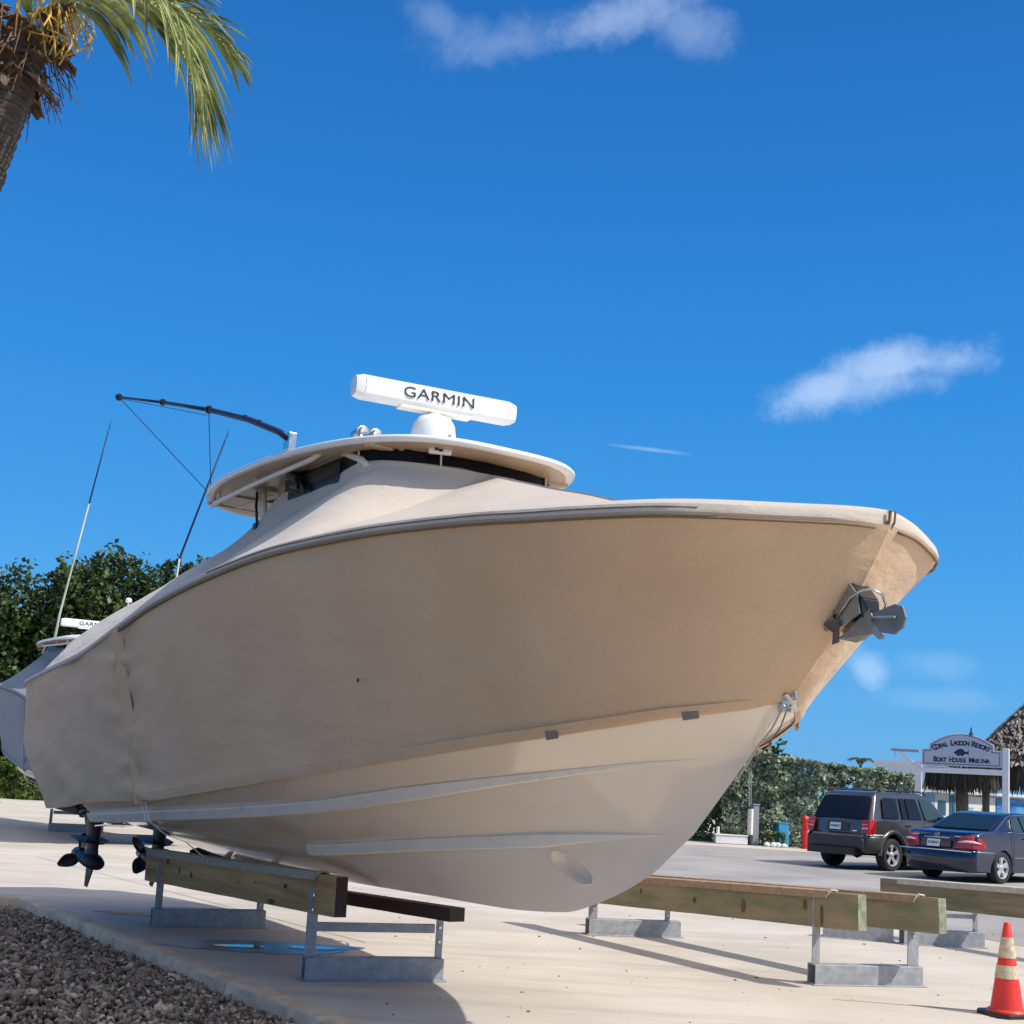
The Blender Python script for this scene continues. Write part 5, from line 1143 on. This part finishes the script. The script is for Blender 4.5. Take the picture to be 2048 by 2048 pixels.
def sidep(x, z, s=-1): return (x, s * (yS_(z) + .006), z)
for s in (-1, 1):
    for nm, pts, m in (("side_window", [(.62, 1.20), (1.22, 1.20), (1.24, 1.66), (.80, 1.67), (.70, 1.62)], M_TINT), ("side_window", [(1.36, 1.20), (1.55, 1.20), (1.56, 1.67), (1.38, 1.67)], M_TINT), ("side_window", [(1.60, 1.20), (2.10, 1.20), (2.02, 1.67), (1.61, 1.67)], M_TINT), ("side_window", [(2.24, 1.20), (3.06, 1.20), (2.52, 1.66), (2.16, 1.67)], M_CLEARW)):
        q = [sidep(x, z, s) for x, z in pts]; decal(nm, m, suv, q if s < 0 else q[::-1], off=.004)
    for x in (1.30, 2.17): b = MB(); b.tube([(x, s * .905, .55), (x, s * .90, 1.12), (x - .0, s * (yS_(1.70) + .003), 1.70)], .004, 4); b.build("door_seam", M_BLACK, suv)
    for x in (1.50, 2.36): b = MB(); b.box((x + .05, s * .905, 1.04), (.17, .03, .04)); b.build("door_handle", M_BLACK, suv, bevel=.01)
    b = MB(); b.tube([(.62, s * .70, 1.785), (.75, s * .71, 1.835), (2.2, s * .71, 1.845), (2.5, s * .70, 1.775)], .018, 8); b.tube([(1.45, s * .71, 1.79), (1.45, s * .71, 1.84)], .016, 6); b.build("roof_rail", M_BLACK, suv, smooth=True)
    b = MB(); pr = arc(.95, .40, .455, -5, 185, 20); P = [[Vector((x, s * .875, z)), Vector((.95 + (x - .95) * 1.02, s * .935, .40 + (z - .40) * 1.02)), Vector((.95 + (x - .95) * 1.16, s * .93, .40 + (z - .40) * 1.15)), Vector((.95 + (x - .95) * 1.20, s * .89, .40 + (z - .40) * 1.19))] for x, z in pr]; b.grid(P); b.build("wheel_flare", M_SUV, suv, smooth=True)
    b = MB(); pr = arc(3.64, .40, .455, -5, 185, 20); P = [[Vector((x, s * .875, z)), Vector((3.64 + (x - 3.64) * 1.02, s * .935, .40 + (z - .40) * 1.02)), Vector((3.64 + (x - 3.64) * 1.16, s * .93, .40 + (z - .40) * 1.15)), Vector((3.64 + (x - 3.64) * 1.20, s * .89, .40 + (z - .40) * 1.19))] for x, z in pr]; b.grid(P); b.build("wheel_flare", M_SUV, suv, smooth=True)
    b = MB(); b.beam((1.52, s * .905, .62), (3.08, s * .905, .62), .03, .16); b.beam((1.45, s * .90, .42), (3.15, s * .90, .42), .05, .12); b.build("side_cladding", M_SUVC, suv, bevel=.012)
    for x in (.95, 3.64): wheel(suv, x, s * .79, .372, .245, .050, M_ALLOY)
    b = MB(); b.box((2.72, s * 1.0, 1.20), (.11, .20, .15)); b.tube([(2.75, s * .88, 1.16), (2.72, s * .95, 1.18)], .02, 6); b.build("door_mirror", M_BLACK, suv, bevel=.03)
    # tail lamp: red corner block with amber and clear cells
    b = MB(); b.add([(.055, s * .68, .84), (.10, s * .66, 1.13), (.30, s * .905, 1.15), (.26, s * .905, .86), (.095, s * .86, .84), (.135, s * .845, 1.14)], [(0, 1, 5, 4), (4, 5, 2, 3), (1, 2, 5), (0, 4, 3)]); lp = b.build("tail_lamp", M_LAMP, suv, solid=.03, bevel=.01)
    b = MB(); b.beam((.078, s * .69, 1.02), (.108, s * .82, 1.02), .012, .055); b.build("amber_cell", M_AMBER, lp); b = MB(); b.beam((.064, s * .69, .945), (.098, s * .83, .945), .012, .045); b.build("reversing_cell", M_CLEAR, lp)
decal("rear_window", M_TINT, suv, [(.195, -.66, 1.16), (.455, -.58, 1.685), (.455, .58, 1.685), (.195, .66, 1.16)][::-1], off=.03, thick=.03)
decal("rear_window", M_TINT, suv, [(.195, -.78, 1.16), (.44, -.66, 1.66), (.44, .66, 1.66), (.195, .78, 1.16)][::-1], off=.012, thick=.03)
b = MB(); b.box((.02, 0, .70), (.10, 1.52, .12)); b.box((.0, 0, .60), (.09, 1.60, .24)); b.build("rear_bumper", M_SUVC, suv, bevel=.04)
for s in (-1, 1):
    b = MB(); P = []
    for f in (0, .25, .5, .75, 1): x = lerp(.03, .55, f); y = s * lerp(.80, .925, min(1, f * 2.2) ** .6); P.append([Vector((x, y * .96, .40)), Vector((x - .01, y, .50)), Vector((x - .01, y * 1.005, .74)), Vector((x, y * .96, .81))])
    b.grid(P); b.build("bumper_corner", M_SUVC, suv, smooth=True, solid=.02)
    b = MB(); P = [[Vector((lerp(.06, .56, f), s * lerp(.82, .915, f ** .4), .825)), Vector((lerp(.05, .56, f), s * lerp(.845, .93, f ** .4), .80))] for f in (0, .2, .4, .7, 1)]; b.grid(P); b.build("bumper_strip", M_CHROME, suv, solid=.012)
b = MB(); b.box((.10, 0, .97), (.04, .62, .22)); b.build("plate_recess", M_SUVC, suv, bevel=.02)
plate(suv, (.068, .06, .97), 0, .12)
b = MB(); b.box((.075, -.48, .885), (.01, .12, .02)); b.build("badge", M_CHROME, suv)
b = MB(); b.box((1.6, 0, .42), (3.6, 1.3, .16)); b.tube([(.12, .3, .36), (.8, .35, .34), (1.5, .3, .38)], .05, 8); b.tube([(.95, -.75, .372), (.95, .75, .372)], .06, 8); b.lathe([(0, -.13), (.1, -.08), (.13, 0), (.1, .08), (0, .13)], 14, (.95, .1, .36)); b.build("underbody", M_BLACK, suv)
# --- the dark blue saloon
sed = thing("parked_car", "shiny dark navy blue saloon car with its boot facing the rack, at the right edge", "car", (9.20, 28.35, 0), CZ, "cars parked by the hedge")
low = [(.10, .24), (.03, .30), (.0, .45), (.0, .60), (.035, .65), (.09, .93), (.16, 1.01), (.30, 1.045), (.95, 1.09), (1.2, 1.09), (3.5, 1.03), (3.75, 1.0), (4.6, .86), (4.9, .70), (4.98, .5), (4.95, .28), (4.8, .22)] + arc(4.03, .335, .37, 0, 180) + [(3.6, .22), (1.55, .22)] + arc(1.1, .335, .37, 0, 180) + [(.65, .22)]
def tsed(z): return .015 + .03 * max(0, (.5 - z) / .3) + .035 * max(0, (z - .75) / .3)
shell("body", low, .915, M_BLUE, sed, 5.0, bow=.16, roundz=.06, tum=tsed)
cabs = [(.86, 1.06), (1.58, 1.40), (1.80, 1.465), (2.15, 1.485), (2.6, 1.475), (2.95, 1.42), (3.75, 1.01), (3.6, 1.0), (1.0, 1.02)]
shell("cabin", cabs, .855, M_BLUE, sed, 5.0, bow=.0, roundz=.05, tum=lambda z: .48 * max(0, z - 1.03) / .855)
def yD(z): return .855 - .48 * max(0, z - 1.03)
for s in (-1, 1):
    for pts, m in (([(1.62, 1.09), (1.98, 1.09), (1.99, 1.405), (1.86, 1.40), (1.70, 1.33), (1.60, 1.19)], M_CLEARW), ([(2.05, 1.09), (2.50, 1.08), (2.48, 1.41), (2.06, 1.41)], M_CLEARW), ([(2.58, 1.08), (3.40, 1.06), (2.93, 1.36), (2.56, 1.41)], M_CLEARW)):
        q = [(x, s * (yD(z) + .006), z) for x, z in pts]; decal("side_window", m, sed, q if s < 0 else q[::-1], off=.004)
    b = MB(); b.tube([(x, s * (yD(z) + .012), z) for x, z in ((1.55, 1.08), (1.53, 1.16), (1.62, 1.33), (1.83, 1.43), (2.3, 1.44), (2.6, 1.43), (2.98, 1.37))], .009, 6); b.tube([(1.55, s * (yD(1.08) + .012), 1.075), (3.4, s * (yD(1.05) + .012), 1.05)], .008, 6); b.build("window_trim", M_CHROME, sed)
    b = MB(); b.tube([(.16, s * .80, .655), (.30, s * .885, .65), (.50, s * .915, .645), (.72, s * .922, .64)], .010, 6); b.tube([(1.5, s * .922, .55), (3.6, s * .922, .52)], .010, 6); b.build("rub_strip", M_CHROME, sed)
    for x in (2.05, 2.95): b = MB(); b.box((x, s * .905, .94), (.20, .03, .03)); b.build("door_handle", M_CHROME, sed, bevel=.01)
    for x in (1.52, 2.52): b = MB(); b.tube([(x, s * .922, .35), (x, s * .918, .75), (x, s * .885, 1.03)], .004, 4); b.build("door_seam", M_BLACK, sed)
    for x in (1.1, 4.03): wheel(sed, x, s * .80, .335, .225, .066, M_ALLOY)
    b = MB(); b.add([(.055, s * .42, .70), (.115, s * .50, .90), (.20, s * .74, .965), (.36, s * .86, .90), (.46, s * .905, .78), (.40, s * .912, .70), (.17, s * .80, .70), (.15, s * .70, .92)], [(0, 1, 7, 6), (7, 2, 6), (1, 2, 7), (2, 3, 6), (3, 4, 5, 6)]); lp = b.build("tail_lamp", M_LAMP, sed, solid=.05, bevel=.012)
    b = MB(); b.tube([(.05, s * .52, .835), (.09, s * .68, .85), (.16, s * .80, .845), (.30, s * .895, .82)], [.014, .024, .026, .012], 8); b.build("reversing_cell", M_CLEAR, lp, smooth=True)
    b = MB(); b.box((3.2, s * .99, 1.06), (.12, .18, .12)); b.build("door_mirror", M_BLUE, sed, bevel=.03)
decal("rear_window", mat("rear_green_glass", (.012, .022, .024), .05, var=0, spec=.5), sed, [(.93, -.68, 1.11), (1.60, -.60, 1.415), (1.60, .60, 1.415), (.93, .68, 1.11)][::-1], off=.016, thick=.02)
b = MB(); b.tube([(.0, -.86, .645), (-.015, -.4, .65), (-.02, 0, .65), (-.015, .4, .65), (.0, .86, .645)], .011, 6); b.build("rub_strip", M_CHROME, sed)
b = MB(); b.tube([(.062, -.30, .90), (.055, 0, .905), (.062, .30, .90)], .010, 6); b.build("boot_trim", M_CHROME, sed)
b = MB(); b.box((.055, 0, .80), (.04, .72, .19)); b.build("plate_recess", M_BLUE, sed, bevel=.02)
plate(sed, (.022, .05, .79), 0, .2)
b = MB(); R = Matrix(((0, 0, 1), (0, 1, 0), (-1, 0, 0)))
b.tube([(.075, .055 * cos(2 * pi * k / 20), .965 + .036 * sin(2 * pi * k / 20)) for k in range(21)], .006, 6); b.tube([(.072, .022, .992), (.072, .012, .952), (.072, -.035, .952)], .006, 6); b.build("boot_emblem", M_CHROME, sed)
for y in (-.50, .52): b = MB(); b.box((.088, y, .945), (.01, .16, .022)); b.build("badge", M_CHROME, sed)
b = MB(); b.tube([(1.75, 0, 1.47), (1.70, 0, 1.56)], [.014, .006], 6); b.build("roof_aerial", M_CLEAR, sed)
b = MB(); b.box((2.3, 0, .26), (4.2, 1.4, .10)); b.build("underbody", M_BLACK, sed)

# ------------------------------------------------------------------ marina sign
M_SIGN = mat("sign_grey_board", (.50, .52, .58), .5, var=.05, vscale=2)
M_SIGNE = mat("sign_rim", (.34, .36, .42), .5, var=.05)
M_POST = mat("white_post_paint", (.80, .79, .78), .45, var=.05)
M_SNAVY = mat("sign_navy", (.012, .018, .06), .5, var=0)
SNW = radians(-27)                                     # the board faces left of the camera
sg = thing("sign", "grey resort sign board with arched top and a fish, hung between two white posts", "sign", (12.72, 37.0, 0), SNW)
def boardpts(k=0.0):
    w = 1.06 - k; P = [(-w, 2.66 + k), (w, 2.66 + k), (w, 3.12 - k), (w - .20, 3.12 - k), (w - .20, 3.26 - k * .6)]
    for i in range(1, 16): t = lerp(1, -1, i / 16); P.append(((w - .20) * t, 3.26 - k * .6 + .30 * (1 - t * t)))
    P += [(-w + .20, 3.26 - k * .6), (-w + .20, 3.12 - k), (-w, 3.12 - k)]; return P
b = MB(); b.prism(boardpts(), -.04, .04, lambda p, a: Vector((p[0], a, p[1]))); b.build("board", M_SIGN, sg, bevel=.008)
b = MB(); o1 = boardpts(.045); o2 = boardpts(.06); n = len(o1); b.add([(x, -.0435, z) for x, z in o1] + [(x, -.0435, z) for x, z in o2], [(i, (i + 1) % n, n + (i + 1) % n, n + i) for i in range(n)]); b.build("painted_border", M_SNAVY, sg)
for s in (-1, 1):
    b = MB(); b.box((s * 1.16, .05, 1.60 if s > 0 else 1.38), (.17, .17, 3.20 if s > 0 else 2.76)); b.build("post", M_POST, sg, bevel=.008)
b = MB(); b.beam((-1.08, -.0, 2.53), (1.08, 0, 2.53), .09, .15); b.build("cross_beam", M_POST, sg, bevel=.006)
b = MB(); b.beam((-1.28, .05, 2.66), (-1.72, .05, 3.02), .08, .09); b.build("brace", M_POST, sg, bevel=.006); b = MB(); b.beam((-1.15, .05, 3.04), (-1.92, .05, 3.06), .09, .08); b.tube([(-1.82, .05, 3.02), (-1.82, .05, 2.84)], .012, 5); b.build("bracket_arm", M_SIGNE, sg, bevel=.006)
b = MB(); b.beam((-1.0, -.03, 2.635), (-.35, -.03, 2.635), .05, .035); b.build("white_batten", M_POST, sg)
b = MB(); b.lathe([(.07, 0), (.05, .05), (.025, .10), (.018, .2), (0, .24)], 8, (.25, 0, 3.53)); b.build("finial", M_SNAVY, sg)
def caps(word_sizes): pass
def arc_text(txt, R, cz, size, spread):
    n = len(txt)
    for i, ch in enumerate(txt):
        if ch == ' ': continue
        first = i == 0 or txt[i - 1] == ' '; a = lerp(-spread, spread, i / (n - 1)); x = R * sin(a); z = cz + R * cos(a) + (.012 if first else 0)
        text_mesh("sign_letter", ch, size * (1.3 if first else 1.0), M_SNAVY, sg, frame((x, -.0425, z), (cos(a), 0, -sin(a)), (sin(a), 0, cos(a))), extrude=.0015, offset=.008, sx=.95)
arc_text("CORAL LAGOON RESORT", 1.75, 1.545, .165, .42)
tx = "BOAT HOUSE MARINA"
for i, ch in enumerate(tx):
    if ch == ' ': continue
    first = i == 0 or tx[i - 1] == ' '; text_mesh("sign_letter", ch, .160 * (1.22 if first else 1.0), M_SNAVY, sg, frame((lerp(-.70, .70, i / (len(tx) - 1)), -.0425, 2.82 + (.01 if first else 0)), (1, 0, 0), (0, 0, 1)), extrude=.0015, offset=.008, sx=.88)
b = MB(); fish = [(-.22, 0), (-.17, .045), (-.10, .095), (-.02, .125), (.04, .105), (.10, .045), (.15, .03), (.22, .085), (.20, .0), (.22, -.06), (.14, -.02), (.08, -.05), (.04, -.10), (.0, -.075), (-.05, -.07), (-.09, -.11), (-.12, -.065), (-.18, -.03)]
b.add([(x * .95, -.0425, 3.03 + z * .95) for x, z in fish], [tuple(range(len(fish)))]); b.build("fish_emblem", M_SNAVY, sg)
b = MB(); b.add([(x, -.0440, z) for x, z in ((-.12, 3.02), (.03, 3.04), (.02, 3.0), (-.05, 2.985))], [(0, 1, 2, 3)]); b.build("fish_belly", mat("fish_red", (.20, .03, .03), .5), sg)

# ------------------------------------------------------------------ thatched huts
M_THD = mat("old_thatch", (.060, .052, .046), .95, var=.4, vscale=6)
M_THATCH = leafmat("thatch_frond", (.06, .052, .045), (.38, .325, .285), 1.4, rough=.9, trans=.05)
M_THATCHD = leafmat("shaded_thatch_fringe", (.022, .018, .015), (.065, .055, .045), 2.0, rough=.95, trans=.02)  # thatch darkened in colour, shade of the upright eaves put in
def hut(label, cx, cy, rz, wx, wy, z0, z1, ztop, fringe, seed, nshag, posts):
    t = thing("thatched_hut", label, "hut", (cx, cy, 0), rz); rnd = random.Random(seed)
    A = [(-wx, -wy, z1), (wx, -wy, z1), (wx, wy, z1), (-wx, wy, z1)]; rx = max(0, wx - wy) ; T = [(-rx - .02, 0, ztop), (rx + .02, 0, ztop)]
    b = MB(); b.add(A + T, [(0, 1, 5, 4), (1, 2, 5), (2, 3, 4, 5), (3, 0, 4)]); b.build("roof", M_THD, t)
    F = [(Vector(A[0]), Vector(A[1]), Vector(T[0]), Vector(T[1])), (Vector(A[3]), Vector(A[0]), Vector(T[0]), Vector(T[0])), (Vector(A[1]), Vector(A[2]), Vector(T[1]), Vector(T[1])), (Vector(A[2]), Vector(A[3]), Vector(T[1]), Vector(T[0]))]
    b = MB(); tones = []
    for fi, (p, q, r, s_) in enumerate(F):
        n = (q - p).cross(r - p).normalized(); dn = ((p + q) / 2 - (r + s_) / 2).normalized(); al = (q - p).normalized()
        for k in range(nshag if fi < 3 else nshag // 4):
            u, v = rnd.random(), 1 - sqrt(rnd.random()) if r == s_ else rnd.random(); c = p.lerp(q, u).lerp(r.lerp(s_, u), v); L = rnd.uniform(.18, .42); w = rnd.uniform(.03, .075); d = (dn + al * rnd.gauss(0, .35) + n * rnd.uniform(.02, .45)).normalized(); sd_ = d.cross(n).normalized() * w
            c = c + n * rnd.uniform(.01, .07); b.add([c - sd_, c + sd_, c + d * L * .6 + sd_ * .8 + n * .02, c + d * L], [(0, 1, 2, 3)]); tones.append(min(1, max(0, rnd.gauss(.45, .3))))
    b.tone = tones; o = b.build("thatch", M_THATCH, t); o['kind'] = 'stuff'
    b = MB(); tones = []
    for (p, q) in ((A[0], A[1]), (A[3], A[0]), (A[1], A[2]), (A[2], A[3])):
        p, q = Vector(p), Vector(q); L = (q - p).length; al = (q - p).normalized(); ctr = Vector((0, 0, z1))
        for k in range(int(L * 95)):
            c = p.lerp(q, rnd.random()); inn = (ctr - c); inn.z = 0; inn.normalize(); c = c + inn * rnd.uniform(-.02, .30) + Vector((0, 0, rnd.uniform(-.05, .12) + .1)); H = fringe * rnd.uniform(.75, 1.12); w = al * rnd.uniform(.02, .05); o2 = al * rnd.gauss(0, .05) - inn * .10
            b.add([c - w, c + w, c + w * .9 + o2 * .5 - Vector((0, 0, H * .6)), c + o2 - Vector((0, 0, H)), c - w * .9 + o2 * .5 - Vector((0, 0, H * .6))], [(0, 1, 2, 3, 4)]); tones.append(rnd.random())
    b.tone = tones; o = b.build("eave_fringe", M_THATCHD, t); o['kind'] = 'stuff'
    for (x, y, r) in posts: m_ = MB(); m_.tube([(x, y, 0), (x + .03, y, z1 * .5), (x, y, z1 + .2)], [r, r * .93, r * .9], 12); m_.build("post", M_BARK, t, smooth=True)
    return t
hut("large thatched palm roof hut at the right edge with a shaggy sunlit roof", 20.3, 47.0, radians(-20), 3.7, 3.0, 0, 3.05, 6.3, 1.05, 5, 1500, [(-3.1, -2.4, .13), (3.1, -2.4, .13), (-3.1, 2.4, .13)])
hut("small dark thatched umbrella hut on a thick post seen under the sign", 15.3, 44.5, radians(-27), 1.02, .95, 0, 2.70, 3.15, .82, 6, 260, [(0, 0, .22)])

# ------------------------------------------------------------------ beyond the car park
M_STUC = mat("white_stucco", (.78, .79, .80), .7, var=.04)
M_WIN = mat("blue_window_glass", (.045, .12, .16), .08, var=.3, vscale=.8, spec=.8)
M_AWN = mat("grey_roofing", (.20, .19, .18), .8, var=.1)
def building(label, x, y, rz, w, d, floors, fh, bays, seed, roof=True):
    t = thing("building", label, "building", (x, y, 0), rz); H = floors * fh
    b = MB(); b.box((0, d / 2 + .9, H / 2), (w, d, H)); b.build("wall", M_STUC, t)
    b = MB(); b.box((0, d / 2 + .2, H + .12), (w + .6, d + 1.8, .24)); b.build("roof", M_STUC, t)
    bw = w / bays
    for f in range(floors):
        s = MB(); s.box((0, .45, f * fh + .06), (w, .9, .12)); s.build("balcony_slab", M_STUC, t)
        for i in range(bays):
            cx = -w / 2 + bw * (i + .5); wn = MB(); wn.box((cx, .88, f * fh + fh * .50), (bw * .74, .06, fh * .72)); o = wn.build("window", M_WIN, t)
            fr = MB()
            for dx in (-.37, 0, .37): fr.box((cx + dx * bw, .84, f * fh + fh * .50), (.07, .05, fh * .74))
            fr.build("window_frame", M_STUC, o)
        r = MB(); r.tube([(-w / 2, .04, f * fh + 1.0), (w / 2, .04, f * fh + 1.0)], .035, 5)
        for k in range(int(w / .45) + 1): r.tube([(-w / 2 + k * .45, .04, f * fh + .1), (-w / 2 + k * .45, .04, f * fh + 1.0)], .018, 4)
        r.build("balcony_rail", M_STUC, t)
    for i in range(bays + 1): c = MB(); c.box((-w / 2 + i * bw, .12, H / 2), (.22, .22, H)); c.build("column", M_STUC, t)
    return t
building("white two storey waterfront building with glazed balconies beyond the hedge", 29.7, 90, radians(14), 2.5, 6, 2, 2.1, 1, 1)
building("tall narrow white building with small windows behind the sign's left post", 32.9, 96, radians(14), 2.4, 6, 2, 2.1, 2, 2)
ks = thing("kiosk", "white kiosk hut with blue painted wave panels behind the sign", "kiosk", (16.9, 52.0, 0), radians(16))
M_WAVE = mat("blue_wave_print", (.02, .12, .50), .45, var=0, col2=(.10, .42, .75), vscale=1.1, stretch=(1, 1, 3.5))
M_LBLUE = mat("pale_blue_panel", (.30, .55, .75), .45, var=.08)
for (x0, x1, z0, z1, m, nm) in ((-2.05, -.62, .1, 2.12, M_WAVE, "wave_panel"), (-.10, .55, .1, 2.0, M_STUC, "white_panel"), (.57, .95, .1, 2.0, M_LBLUE, "pale_panel"), (.97, 1.30, .1, 2.05, M_LBLUE, "pale_panel"), (1.42, 2.65, .1, 1.95, M_STUC, "white_panel"), (2.70, 4.4, .1, 1.9, M_WAVE, "wave_panel"), (-.60, -.12, .1, 2.0, M_LBLUE, "pale_panel")):
    b = MB(); b.box(((x0 + x1) / 2, 0, (z0 + z1) / 2), (x1 - x0, .12, z1 - z0)); b.build(nm, m, ks, bevel=.01)
b = MB(); b.box((1.1, 1.2, 1.0), (6.4, 2.0, 2.0)); b.build("wall", M_STUC, ks)
b = MB(); b.box((1.1, 1.05, 2.08), (6.8, 2.7, .10)); b.build("roof", M_STUC, ks)
for (x, z, w, h) in ((.22, 1.45, .34, .55), (.62, 1.5, .10, .9), (.75, 1.5, .10, .9)): b = MB(); b.box((x, -.065, z), (w, .03, h)); b.build("window", M_WIN, ks)
b = MB(); P = [[Vector((-1.9 + 1.1 * f, -.066, 1.55 + .12 * sin(6 * f) + dz)) for f in [k / 16 for k in range(17)]] for dz in (0, .22)]; b.grid(P); b.build("wave_stripe", M_STUC, ks, solid=.01)
b = MB(); b.box((1.55, -.07, 1.5), (.22, .01, .05)); b.box((1.55, -.07, 1.42), (.16, .01, .03)); b.build("small_notice", M_LBLUE, ks)
def moored(label, x, y, rz, L, seed, cabin=True):
    t = thing("moored_boat", label, "boat", (x, y, .2), rz, "white boats moored beyond the car park"); P = []
    for i in range(17):
        f = i / 16; w = L * .15 * (1 - max(0, (f - .45) / .55) ** 2.2); zt = .9 + .35 * f * f; P.append([Vector((L * f, 0, .0 + .25 * max(0, f - .8) * 4)), Vector((L * f, -w * .8, .25)), Vector((L * f, -w, zt)), Vector((L * f, w, zt)), Vector((L * f, w * .8, .25))])
    b = MB(); b.grid(P, closed=True); b.add(P[0], [(0, 1, 2, 3, 4)]); b.build("hull", M_WHITE, t, smooth=True, auto=40)
    b = MB(); b.box((L * .42, 0, 1.25), (L * .22, L * .15, .7)); b.build("console", M_WHITE, t, bevel=.08); b = MB(); b.box((L * .44, 0, 1.45), (L * .2, L * .152, .22)); b.build("windshield", M_WIN, t)
    b = MB(); b.box((L * .40, 0, 2.25), (L * .34, L * .22, .09)); b.build("canopy", M_WHITE, t, bevel=.03)
    for dx, dy in ((.28, 1), (.28, -1), (.52, 1), (.52, -1)): b = MB(); b.tube([(L * dx, dy * L * .08, 1.0), (L * dx, dy * L * .09, 2.25)], .03, 6); b.build("canopy_post", M_PIPE, t)
    return t
moored("white boat with a canopy moored beyond the roof of the grey car", 18.6, 63, radians(168), 6.0, 1)
moored("white boat moored low between the sign posts", 21.5, 66, radians(190), 6.5, 2)
moored("white boat moored right of the narrow building", 27.5, 72, radians(175), 7.0, 3)
